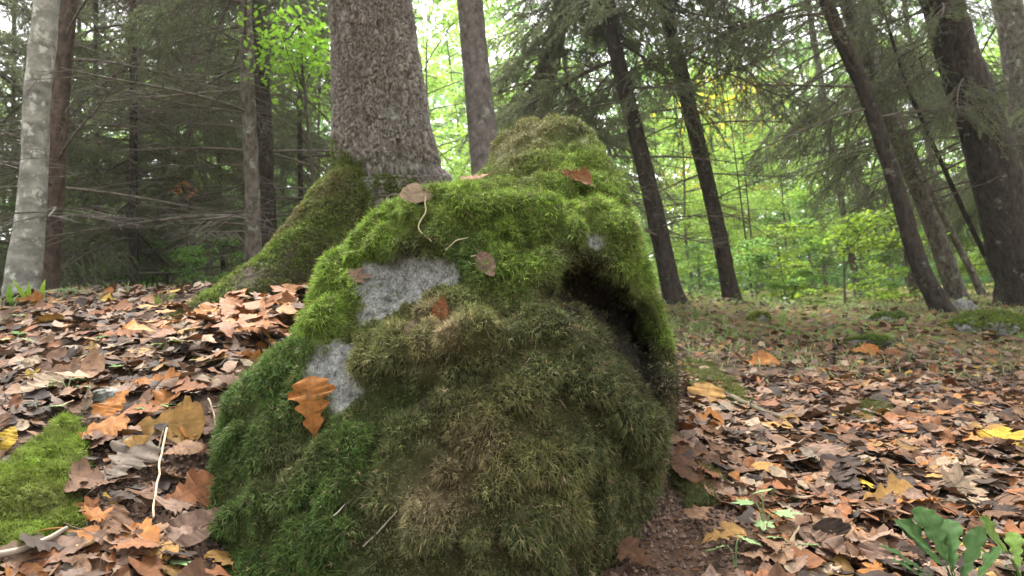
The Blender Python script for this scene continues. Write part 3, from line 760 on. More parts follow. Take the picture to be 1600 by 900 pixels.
def make_trunk(name, pix, mat, label, cat='tree', group=None, n=26, rough=.11, up=7., down=.35, branches=None, flare=.5, seed=0):
    c, r = trunk_path(pix, up, down)
    m = 90; cc_ = resample(c, m); r_ = np.interp(np.linspace(0, len(r)-1, m), np.arange(len(r)), r)
    th = np.linspace(0, 2*np.pi, n, endpoint=False)
    ar = np.cumsum(np.r_[0, np.linalg.norm(np.diff(cc_, axis=0), axis=1)])
    T_, A_ = np.meshgrid(th, ar)
    q = np.stack([np.cos(T_).ravel(), np.sin(T_).ravel(), A_.ravel()*3], -1)
    fl = 1+flare*np.exp(-np.maximum(A_-.3, 0)/.12)*(.7+.5*np.cos(T_*3+seed))
    rr = r_[:, None]*(1+rough*fbm(q*1.5+seed*9, 3, seed+5).reshape(T_.shape)+rough*.8*fbm(q*5+seed*5, 2, seed+6).reshape(T_.shape))*fl
    loc = c[1].copy(); loc[2] = c[1][2]
    tr = tag(empty(name, loc), label, cat, group)
    v, t = tube(cc_, rr, n)
    link('trunk', mesh_np(name+'_trunk', v-loc, t), mat, tr)
    if branches:
        branches = list(branches)+([(440, 20, 9, .22, 'dead', 0, PI, .15)] if n >= 20 else [])
        for (lo, hi, cnt, ln, kind, az_c, az_s, tilt) in branches:
            for k in range(cnt):
                # lo, hi: picture heights (py) on the trunk between which the branch starts
                z = random.uniform(lo, hi)
                pr = proj(cc_); kk = int(np.argmin(np.abs(pr[:, 1]-z)+np.where(pr[:, 2] < .1, 1e6, 0)))
                az = az_c+random.uniform(-az_s, az_s)
                L = ln*random.uniform(.55, 1.15)
                pair = random.choice(DEADB if kind == 'dead' else GREYB if kind == 'grey' else BOUGH)
                place_branch(tr, loc, cc_[kk]+np.array([math.cos(az), math.sin(az), 0])*r_[kk]*.7, az, L, pair, tilt+random.uniform(-.2, .2))
    return tr
PI = math.pi
make_trunk('young_tree', [(34, 462, 4.3, 50), (46, 360, 4.3, 43), (54, 260, 4.3, 37), (57, 160, 4.3, 36), (68, 60, 4.3, 37), (74, -10, 4.3, 35)], MAT['bark_pale'], 'pale grey smooth trunk with a slight bend at the edge of the thicket', 'tree', seed=1, n=30, rough=.07, flare=.12)
make_trunk('spruce_tree', [(74, 440, 5.0, 34), (84, 300, 5.0, 29), (96, 120, 5.0, 27), (108, -10, 5.0, 26)], MAT['bark_red'], 'reddish dark spruce trunk standing right behind the pale grey trunk', 'tree', seed=2,
           branches=[(420, -150, 16, 1.0, 'dead', 0, PI, .1)])
make_trunk('spruce_tree', [(396, 440, 5.4, 26), (394, 300, 5.4, 22), (388, 150, 5.4, 21), (382, -10, 5.4, 20)], MAT['bark_spruce'], 'slender lichen grey spruce trunk with dead branches left of the great trunk', 'tree', seed=3,
           branches=[(390, -250, 34, 1.2, 'dead', PI, 1.9, .05), (60, -300, 8, 1.1, 'green', PI, 2.5, -.1)])
make_trunk('spruce_tree', [(420, 400, 6.6, 28), (412, 200, 6.6, 26), (402, -10, 6.6, 24)], MAT['bark_dark'], 'dark spruce trunk half hidden behind the lichen grey one', 'tree', seed=4,
           branches=[(380, -200, 26, 1.3, 'dead', 0, PI, .05), (100, -300, 10, 1.2, 'green', 0, PI, -.1)])
make_trunk('spruce_tree', [(766, 330, 6.0, 52), (757, 240, 6.0, 46), (745, 120, 6.0, 42), (733, -10, 6.0, 40)], MAT['bark_grey'], 'smooth grey trunk between the great trunk and the boulder top', 'tree', seed=5, n=30, rough=.03,
           branches=[(-60, -300, 6, 1.2, 'green', 0, PI, -.1)])
make_trunk('spruce_tree', [(815, 300, 8.5, 46), (838, 180, 8.5, 40), (862, 80, 8.5, 32), (882, -10, 8.5, 28)], MAT['bark_spruce'], 'shadowy spruce leaning to the right behind the boulder top', 'tree', seed=6,
           branches=[(200, -200, 20, 1.2, 'green', -PI/2, 1.6, -.5), (230, -100, 30, 1.1, 'grey', -PI/2, 2.2, -.5), (200, 0, 10, 1.0, 'dead', 0, PI, 0)])
make_trunk('spruce_tree', [(1052, 470, 7.2, 31), (1025, 340, 7.2, 27), (990, 190, 7.2, 25), (962, 80, 7.2, 23), (946, -10, 7.2, 24)], MAT['bark_dark'], 'straight dark spruce just behind the right shoulder of the boulder', 'tree', seed=7,
           branches=[(150, -220, 22, 1.25, 'green', 0, PI, -.15), (380, 130, 16, 1.0, 'dead', 0, PI, .05)])
make_trunk('spruce_tree', [(1144, 473, 8.0, 26), (1118, 340, 8.0, 23), (1080, 180, 8.0, 24), (1050, 60, 8.0, 22), (1034, -10, 8.0, 21)], MAT['bark_dark'], 'second dark spruce from the boulder, slim and leaning to the left', 'tree', seed=8,
           branches=[(100, -220, 18, 1.35, 'green', 0, PI, -.15), (360, 100, 10, 1.0, 'dead', 0, PI, .05)])
make_trunk('spruce_tree', [(1472, 487, 6.6, 29), (1435, 410, 6.6, 26), (1400, 290, 6.6, 24), (1354, 150, 6.6, 22), (1314, 60, 6.6, 21), (1286, -10, 6.6, 20)], MAT['bark_dark'], 'leaning dark spruce with a curved foot in front of the bright shrub', 'tree', seed=9, n=28,
           branches=[(240, -250, 24, 1.3, 'dead', 0, PI, .1), (40, -300, 14, 1.3, 'green', 0, PI, -.1)])
make_trunk('spruce_tree', [(1496, 465, 8.0, 28), (1452, 340, 8.0, 25), (1408, 230, 8.0, 24), (1352, 90, 8.0, 22), (1316, -10, 8.0, 20)], MAT['bark_spruce'], 'paler leaning spruce close behind the curved dark one', 'tree', seed=10,
           branches=[(330, -250, 26, 1.4, 'dead', 0, PI, .1), (120, -300, 12, 1.4, 'green', 0, PI, -.15)])
make_trunk('spruce_tree', [(1606, 455, 7.2, 84), (1578, 360, 7.2, 74), (1541, 220, 7.2, 66), (1498, 90, 7.2, 60), (1466, -10, 7.2, 56)], MAT['bark_dark'], 'stoutest dark spruce leaning in at the far right', 'tree', seed=11, n=40, rough=.09,
           branches=[(200, -250, 16, 1.3, 'green', PI, 2.4, -.2), (300, 0, 14, 1.1, 'dead', PI, 2.0, .05)])
make_trunk('spruce_tree', [(1640, 430, 8.6, 50), (1615, 250, 8.6, 46), (1585, 60, 8.6, 42), (1572, -10, 8.6, 40)], MAT['bark_spruce'], 'grey trunk just behind the stoutest spruce', 'tree', seed=12,
           branches=[(300, -200, 18, 1.4, 'green', PI, 2.2, -.2)])
make_trunk('sapling', [(1568, 458, 7.6, 10), (1520, 360, 7.6, 8), (1478, 270, 7.6, 7), (1440, 185, 7.6, 6)], MAT['bark_dark'], 'thin dark leaning sapling stem beside the stoutest spruce', 'sapling', seed=13, n=8, up=1.5,
           branches=[(400, 150, 8, .5, 'dead', 0, PI, .3)])
make_trunk('sapling', [(1530, 450, 8.6, 12), (1490, 370, 8.6, 10), (1450, 290, 8.6, 9), (1420, 220, 8.6, 8)], MAT['bark_spruce'], 'thin pale sapling stem between the leaning spruces', 'sapling', seed=14, n=8, up=1.5)

# thicket of young spruces on the left, further spruces on the right
thicket = [(150, 9, 'd'), (205, 7, 'd'), (255, 10, 'm'), (300, 8, 'd'), (345, 11, 'm'), (470, 8.5, 'd'), (-20, 7, 'm'), (-60, 10, 'm'), (125, 12.5, 'm'), (220, 13, 'm'), (440, 12, 'm'), (320, 14, 'm'), (500, 13, 'm'), (20, 12, 'm')]
near_words = ['behind the reddish trunk', 'in the gap right of the reddish trunk', 'in the middle of the left thicket', 'in front of the left thicket', 'deep in the thicket left of the lichen grey spruce',
              'between the dark half hidden spruce and the great trunk', 'at the left edge beside the pale trunk', 'partly out of view at the left edge', 'far behind the reddish trunk', 'far behind the left thicket', 'far behind the half hidden spruce', 'at the back left of the lichen grey spruce', 'at the back beside the great trunk', 'behind the pale trunk']
for k, (px, d, kind) in enumerate(thicket):
    wpx = random.uniform(.045, .085)*FPX/d
    base_y = 440
    br = [(440, -120, 26, 1.35, 'dead', 0, PI, .05), (430, -150, 10, 1.2, 'grey', 0, PI, -.05), (440, -150, 12, 1.2, 'green', 0, PI, -.1)]
    if kind == 'm': br = [(440, -120, 10, 1.4, 'dead', 0, PI, .05), (440, -200, 12, 1.4, 'grey', 0, PI, -.1), (440, -200, 24, 1.5, 'green', 0, PI, -.15)]
    make_trunk('young_spruce', [(px+4, base_y, d, wpx), (px+random.uniform(-4, 4), 220, d, wpx*.85), (px+random.uniform(-4, 8), -10, d, wpx*.75)], MAT[random.choice(['bark_dark', 'bark_spruce'])],
               'young spruce with grey dead branches '+near_words[k], 'tree', 'young spruces of the thicket on the left', n=10, seed=20+k, branches=br, up=3.5)
right_sp = [(1300, 12.5, 'behind the bright shrub'), (1390, 11.5, 'behind the leaning spruces'), (1540, 12.5, 'behind the stoutest spruce'), (905, 12, 'behind the boulder top'), (1450, 15, 'far behind the paler leaning spruce')]
for k, (px, d, wd) in enumerate(right_sp):
    wpx = random.uniform(.10, .17)*FPX/d
    make_trunk('spruce_tree', [(px+40, 455, d, wpx), (px, 230, d, wpx*.85), (px-40, -10, d, wpx*.75)], MAT['bark_spruce'], 'grey green drooping spruce '+wd, 'tree', 'drooping spruces behind on the right', n=10, seed=50+k,
               branches=[(300, -250, 26, 1.7, 'green', 0, PI, -.25), (400, 200, 6, 1.2, 'dead', 0, PI, 0)], up=4)

# ------------------------------------------------------------------ broadleaf trees and shrubs
def leaf_quads(p, size, colr, updir=.8):
    m = len(p)
    nrm = norm(rng.normal(size=(m, 3))*.55+np.array([0, 0, updir]))
    ax = norm(np.cross(nrm, rng.normal(size=(m, 3)))); by = np.cross(nrm, ax)
    s = size[:, None]
    drop = nrm*s*.12
    V = np.stack([p-ax*s*.5, p+by*s*.30-drop*.2+ax*s*.02, p+ax*s*.5-drop, p-by*s*.30-drop*.2+ax*s*.02], 1).reshape(-1, 3)
    b = (np.arange(m)*4)[:, None]
    T = np.concatenate([b+[0, 1, 2], b+[0, 2, 3]])
    return V, T, np.repeat(colr, 4, 0)
def broadleaf(seed, height, width, nleaf, lsize, c_a, c_b, z0=.25, trunk_r=.07, limbs=26):
    global rng
    keep_ = rng; rng = np.random.default_rng(seed)
    z = np.linspace(0, height, 14)
    tr = np.stack([.10*np.sin(z*.9+seed), .10*np.cos(z*.7+seed*2), z], -1)*np.array([1, 1, 1])
    tr[:, :2] -= tr[0, :2]
    wood = Buf(); v, t = tube(tr, np.linspace(trunk_r, trunk_r*.2, 14), 8); wood.add(v, t, (.1, .09, .075))
    cent = []
    for k in range(limbs):
        s = z0+(1-z0)*((k+rng.random())/limbs)
        b = np.array([np.interp(s*13, np.arange(14), tr[:, q]) for q in range(3)])
        az = rng.uniform(0, 2*np.pi); L = width*.5*(.45+.75*math.sin(math.pi*min(1, max(.12, (1.08-s)/(1.1-z0)))))*rng.uniform(.6, 1.15)
        u_ = np.linspace(0, 1, 7)[:, None]
        c = b+np.array([math.cos(az), math.sin(az), rng.uniform(.1, .45)])*L*u_+np.array([0, 0, -.18])*L*u_**2+rng.normal(size=(1, 3))*.05*L*u_
        v, t = tube(c, np.linspace(trunk_r*.35, .006, 7), 4); wood.add(v, t, (.09, .08, .065))
        for q in range(7):
            s2 = rng.uniform(.3, 1.0); b2 = np.array([np.interp(s2*6, np.arange(7), c[:, w_]) for w_ in range(3)])
            a2 = az+rng.uniform(-1.2, 1.2); L2 = L*rng.uniform(.15, .4)
            e2 = b2+np.array([math.cos(a2), math.sin(a2), rng.uniform(-.15, .25)])*L2
            v, t = tube(resample([b2, e2], 3), np.linspace(.007, .003, 3), 3); wood.add(v, t, (.08, .07, .055))
            cent.append((b2, e2))
    cent = np.array(cent)
    idx = rng.integers(0, len(cent), nleaf); tt = rng.random((nleaf, 1))**.7
    p = cent[idx, 0]*(1-tt)+cent[idx, 1]*tt+rng.normal(size=(nleaf, 3))*np.array([.16, .16, .07])*width/4
    hue = rng.random(len(cent))[idx][:, None]*.6+rng.random((nleaf, 1))*.4
    colr = np.asarray(c_a)*hue+np.asarray(c_b)*(1-hue); colr = colr*(.8+.4*rng.random((nleaf, 1)))
    V, T, C = leaf_quads(p, lsize*(.6+.7*rng.random(nleaf)), colr)
    lm = mesh_np('broadleaf_crown', V, T, C, False); lm.materials.append(MAT['crown'])
    wm = wood.mesh('broadleaf_wood'); wm.materials.append(MAT['dead'])
    rng = keep_
    return wm, lm
G1, G2 = (.19, .32, .060), (.12, .25, .055)
Y1, Y2 = (.27, .38, .06), (.19, .35, .055)
BL = [broadleaf(300, 7.5, 4.5, 9500, .10, G1, G2, .08), broadleaf(301, 8.5, 5.0, 10500, .10, Y1, G1, .10), broadleaf(302, 6.0, 4.5, 7500, .095, G2, (.06, .12, .03)), broadleaf(303, 9.0, 5.5, 11000, .11, Y1, Y2, .12), broadleaf(304, 7.5, 4.5, 8000, .10, (.42, .33, .03), (.25, .26, .03))]
def plant_tree(px, d, variant, label, group=None, scale=1.0, name='broadleaf_tree', cat='tree'):
    b = P(px, 445, d); z = float(ground_z(b[0], b[1])[0])
    e = tag(empty(name, (b[0], b[1], z-.1)), label, cat, group)
    e.rotation_euler = (0, 0, random.uniform(0, 6.28)); e.scale = (scale, scale, scale*random.uniform(.9, 1.1))
    wm, lm = BL[variant] if isinstance(variant, int) else variant
    for nm, m_ in (('trunk', wm), ('crown', lm)):
        o = bpy.data.objects.new(nm, m_); COL.objects.link(o); o.parent = e
    return e
def between(px):
    marks = [(-200, 'left edge'), (40, 'pale grey trunk'), (90, 'reddish trunk'), (392, 'lichen grey spruce'), (595, 'great trunk'), (748, 'smooth grey trunk'), (860, 'boulder top'), (1000, 'straight dark spruce'), (1090, 'second dark spruce'), (1300, 'bright shrub'), (1400, 'leaning curved spruce'), (1530, 'stoutest spruce'), (1900, 'far right edge')]
    for a, b in zip(marks, marks[1:]):
        if a[0] <= px < b[0]: return a[1], b[1]
    return marks[-2][1], marks[-1][1]
DIST = [(14, 'nearer'), (19, 'middling'), (25, 'distant'), (99, 'farthest')]
seen_lab = {}
def bl_label(px, d, kind):
    a, b = between(px); dw = next(w_ for l, w_ in DIST if d < l)
    return f'{dw} {kind} between {a} and {b}'
KIND = ['mid green leafy tree', 'light green leafy tree', 'deep green leafy tree', 'yellow green leafy tree', 'golden autumn tree']
bl_spots = [(690, 13, 3, .62), (655, 17, 1, .6), (720, 24, 3, 1.1), (560, 16, 1, .8), (800, 15, 3, .5), (815, 24, 0, 1.), (860, 30, 2, 1.2), (480, 15, 3, .7), (440, 22, 0, 1.1),
            (1085, 13, 1, .42), (1130, 15.5, 3, .5), (1185, 13.5, 1, .40), (1235, 16, 3, .5), (1150, 20, 1, .62), (1095, 21, 3, .7), (1255, 21, 0, .65), (1205, 25, 3, .75), (1040, 19, 1, .6), (960, 18, 0, .8), (1125, 30, 3, 1.0), (1190, 34, 1, 1.2), (1060, 33, 0, 1.2), (1150, 24, 4, .8),
            (1290, 22, 0, 1.), (1350, 17, 3, .55), (1420, 22, 1, .8), (1480, 16, 3, .55), (1560, 20, 1, .8), (1620, 17, 3, .7), (1270, 30, 3, 1.2), (1500, 30, 0, 1.2),
            (20, 18, 0, .8), (130, 24, 2, 1.), (230, 20, 1, .8), (330, 26, 0, 1.1), (-80, 22, 1, 1.), (180, 32, 1, 1.3), (400, 32, 2, 1.3), (1700, 26, 0, 1.2), (60, 30, 0, 1.2)]
for px, d, vv, sc_ in bl_spots:
    plant_tree(px, d, vv, bl_label(px, d, ('young ' if sc_ < .66 else '')+KIND[vv]), 'broadleaf trees behind the spruces', sc_*random.uniform(.92, 1.08))
SHRUB = [broadleaf(320, 1.25, 1.8, 3200, .055, (.26, .36, .035), (.13, .24, .03), .05, .015, 22), broadleaf(321, 1.3, 1.5, 2600, .06, G1, G2, .05, .015, 18)]
plant_tree(1315, 9.0, SHRUB[0], 'bright yellow green shrub behind the leaf litter', None, 1.0, 'shrub', 'shrub')
for px, d, vv, sc, lb in [(1225, 9.6, 1, .8, 'low mid green shrub left of the bright shrub'), (1400, 10.5, 1, .9, 'mid green shrub behind the curved foot of the leaning spruce'), (1090, 10, 1, .7, 'low shrub between the two dark spruces'), (1180, 11.5, 0, .9, 'light green bush behind the second dark spruce'),
                          (990, 10, 1, .8, 'green bush behind the right shoulder of the boulder'), (1560, 10.5, 0, .8, 'light green bush behind the stoutest spruce'), (160, 10, 1, 1.0, 'dim green bush behind the reddish trunk'), (60, 11, 1, 1.1, 'dim green bush behind the pale grey trunk'), (460, 10, 1, 1.0, 'mid green bush left of the great trunk'), (350, 12, 1, 1.2, 'dim green bush deep behind the lichen grey spruce'), (250, 7.5, 1, .5, 'low leafy bush at the foot of the left thicket'), (330, 6.5, 1, .4, 'small leafy bush beside the lichen grey spruce'), (690, 8.5, 0, .8, 'light green bush between the great trunk and the smooth grey trunk'), (800, 10, 0, .9, 'yellow green bush beyond the smooth grey trunk')]:
    plant_tree(px, d, SHRUB[vv], lb, 'shrubs under the trees', sc, 'shrub', 'shrub')
# yellow green spray of leaves hanging left of the great trunk
def spray(px, py, d, n_, rad, ca, cb, label, size=.07):
    c = P(px, py, d); zt = c[2]
    p = rng.normal(size=(n_, 3))*np.array([rad, rad, rad*.8])
    k = rng.random((n_, 1))
    V, T, C = leaf_quads(p, size*(.6+.7*rng.random(n_)), np.asarray(ca)*k+np.asarray(cb)*(1-k))
    g0 = float(ground_z(c[0], c[1])[0])
    e = tag(empty('sapling', (c[0], c[1], g0)), label, 'sapling')
    st_ = resample([(0.1, .1, -.2), (.05, 0, (zt-g0)*.5), (0, 0, zt-g0+rad)], 12)
    v, t = tube(st_, np.linspace(.02, .005, 12), 6); wd = Buf(); wd.add(v, t, (.05, .045, .035))
    for q in range(14):
        e2 = p[rng.integers(0, n_)]+np.array([0, 0, zt-g0]); b2 = st_[rng.integers(7, 12)]
        v, t = tube(resample([b2, e2], 4), np.linspace(.006, .002, 4), 3); wd.add(v, t, (.05, .045, .035))
    link('stem', wd.mesh('sapling_stem'), MAT['dead'], e)
    m_ = mesh_np('sapling_leaves', V+np.array([0, 0, zt-g0]), T, C, False)
    link('crown', m_, MAT['crown'], e)
spray(468, 75, 5.1, 800, .17, (.20, .36, .035), (.15, .30, .03), 'tall sapling with a vivid yellow green leaf cluster left of the great trunk', .05)
spray(1135, 150, 12.5, 700, .5, (.55, .42, .04), (.40, .38, .04), 'sapling with golden yellow leaves beyond the second dark spruce', .09)
spray(284, 295, 7.0, 45, .05, (.45, .18, .05), (.35, .15, .05), 'small rust orange withered twig of leaves in the left thicket', .05)
# wood far behind: one mass
nW = 95000
ph = rng.uniform(-.9, 1.05, nW); dd_ = rng.uniform(36, 70, nW)
b = CAM+dd_[:, None]*(_f+_r*(ph*800/FPX)[:, None]); gz = ground_z(b[:, 0], b[:, 1])
hgt = rng.random(nW)**1.9*20*(1+.3*fbm(b*.12, 2, 9))
pw = np.stack([b[:, 0], b[:, 1], gz+hgt], -1)
keepw = (fbm(pw*np.array([.35, .35, .25]), 3, 12) > -.12) | (hgt < 6)
pw = pw[keepw]; kk = np.clip(.5+.9*fbm(pw*.2, 2, 14), 0, 1)[:, None]
cw = np.array([.12, .24, .07])*(1-kk)+np.array([.20, .34, .09])*kk
V, T, C = leaf_quads(pw, .36+.40*rng.random(len(pw)), cw*(.8+.4*rng.random((len(pw), 1))))
tag(link('distant_wood', mesh_np('distant_wood', V, T, C, False), MAT['crown']), 'light green mass of the wood far behind', 'woodland', None, 'stuff')

# ------------------------------------------------------------------ leaf shapes
def leaf_shape(kind, seed, stations=12):
    """leaf of unit length along +Y, x across; returns verts, tris, luv"""
    r_ = np.random.default_rng(seed)
    if kind == 'maple':
        lob = [(-150, .42), (-100, .62), (-48, .86), (0, 1.0), (48, .86), (100, .62), (150, .42)]
        out = []
        for k, (a, l) in enumerate(lob):
            l *= r_.uniform(.9, 1.08)
            for da, f in ((-19, .60), (-11, .78), (0, 1.0), (11, .78), (19, .60)):
                aa = math.radians(a+da); out.append((math.sin(aa)*l*f*.62, .32+math.cos(aa)*l*f*.66))
            if k < 6:
                a2 = math.radians((a+lob[k+1][0])/2); out.append((math.sin(a2)*.30, .32+math.cos(a2)*.32))
        pts = np.array(out); ctr = np.array([[0, .32]])
        v2 = np.concatenate([ctr, pts]); m = len(pts)
        t = np.array([[0, k+1, (k+1) % m+1] for k in range(m)])
        luv = np.stack([v2[:, 0]*1.6, v2[:, 1], v2[:, 0]*0], -1)
        x, y = v2[:, 0], v2[:, 1]
    else:
        s = np.linspace(0, 1, stations)
        if kind == 'oak':
            ot = [0, .08, .16, .22, .27, .31, .37, .44, .50, .54, .58, .64, .71, .77, .80, .84, .89, .94, .98, 1.0]
            ow = [.012, .03, .09, .15, .165, .11, .13, .25, .28, .18, .20, .36, .40, .37, .27, .29, .30, .22, .10, .02]
            w_ = np.interp(s, ot, ow)*(.92+.16*r_.random())
        else:
            w_ = .27*np.sin(np.pi*s**.85)**.9+.006
        jt = .03 if stations > 15 else .1
        wl = w_*r_.uniform(1-jt, 1+jt, stations); wr = np.roll(w_, r_.integers(0, 2) if stations > 15 else 0)*r_.uniform(1-jt, 1+jt, stations); wr[0] = wl[0]; wr[-1] = wl[-1]
        x = np.stack([-wl, wl*0, wr], 1).ravel(); sh = .10*w_*np.sin(np.pi*s) if kind == 'oak' else 0*s
        y = np.stack([s+sh, s, s+sh], 1).ravel()
        i_ = np.arange(stations-1)[:, None]*3
        t = np.concatenate([i_+[0, 1, 4], i_+[0, 4, 3], i_+[1, 2, 5], i_+[1, 5, 4]])
        luv = np.stack([x*1.6, y, x*0], -1)
    # curl
    ca, cb, tw = r_.uniform(-.4, .6), r_.uniform(-.35, .35), r_.uniform(-.35, .35)
    z = ca*x*x*1.6+cb*(y-.5)**2+tw*x*(y-.5)+.05*np.abs(x)*r_.normal()+.022*r_.normal(size=len(x))*(np.abs(x) > .02)
    xx = x*(1-.35*abs(ca)*np.abs(x))
    bendy = r_.normal()*.12
    xx = xx+bendy*(y-.5)**2
    v = np.stack([xx, y-.5, z-z.min()*.4], -1)
    return v, t, luv
def add_stalk(v, t, luv, seed):
    r_ = np.random.default_rng(seed)
    c = resample([(0, -.5, v[np.argmin(np.abs(v[:, 0])+np.abs(v[:, 1]+.5)), 2]), (.03*r_.normal(), -.62, .02), (.09*r_.normal(), -.80, .05*r_.normal())], 4)
    tv, tt_ = tube(c, np.array([.013, .011, .010, .009]), 3)
    return np.concatenate([v, tv]), np.concatenate([t, tt_+len(v)]), np.concatenate([luv, np.tile([.0, .5, 0], (len(tv), 1))])
LEAFM = {}
DAMP = .60        # damp leaves are darker than dry ones
for kd in ('oak', 'maple', 'oval'):
    L_l = []
    for s in range(8):
        v, t, l = leaf_shape(kd, 400+s*7, 27); v, t, l = add_stalk(v, t, l, 900+s)
        m_ = mesh_np('fallen_%s_leaf' % kd, v, t, None, True, {'luv': l}); m_.materials.append(MAT['leaf']); L_l.append(m_)
    LEAFM[kd] = L_l
COLS = {'tan': (.28, .160, .092), 'pale': (.36, .265, .175), 'brown': (.155, .080, .044), 'rust': (.26, .105, .042), 'orange': (.38, .150, .036), 'dark': (.055, .036, .027), 'pinkish': (.250, .158, .112), 'yellow': (.50, .33, .04), 'ochre': (.34, .19, .055), 'grey': (.19, .15, .115)}
CWORD = {'tan': 'tan', 'pale': 'pale beige', 'brown': 'brown', 'rust': 'rusty', 'orange': 'orange', 'dark': 'dark brown', 'pinkish': 'pinkish brown', 'yellow': 'yellow', 'ochre': 'ochre', 'grey': 'greyish'}
KWORD = {'oak': 'oak leaf', 'maple': 'maple leaf', 'oval': 'oval leaf'}
def orient(nrm, yaw):
    z = Vector(nrm).normalized(); x = Vector((math.cos(yaw), math.sin(yaw), 0)); y = z.cross(x).normalized(); x = y.cross(z)
    return Matrix((x, y, z)).transposed()
def put_leaf(p, nrm, yaw, kind, colour, size, label, group=None, tilt=0., variant=None, lift=.006, cat='leaf', name='fallen_leaf'):
    m_ = LEAFM[kind][variant if variant is not None else random.randrange(8)]
    o = bpy.data.objects.new(name, m_); COL.objects.link(o)
    R_ = orient(nrm, yaw) @ Matrix.Rotation(tilt, 3, 'X')
    o.matrix_world = Matrix.Translation(Vector(p)+Vector(nrm)*lift) @ R_.to_4x4() @ Matrix.Diagonal((size, size, size, 1))
    c = np.array(COLS[colour])*DAMP*random.uniform(.85, 1.15); o.color = (*c, 1)
    return tag(o, label, cat, group)
def yaw_screen(p, nrm, deg):
    """yaw (of the leaf's x axis) that makes the leaf's tip point deg degrees anticlockwise from picture right"""
    want = np.cos(math.radians(deg))*_r+np.sin(math.radians(deg))*_u
    best = min(((-(np.array((orient(nrm, a) @ Vector((0, 1, 0))))) @ want), a) for a in np.linspace(0, 2*PI, 48))
    return best[1]
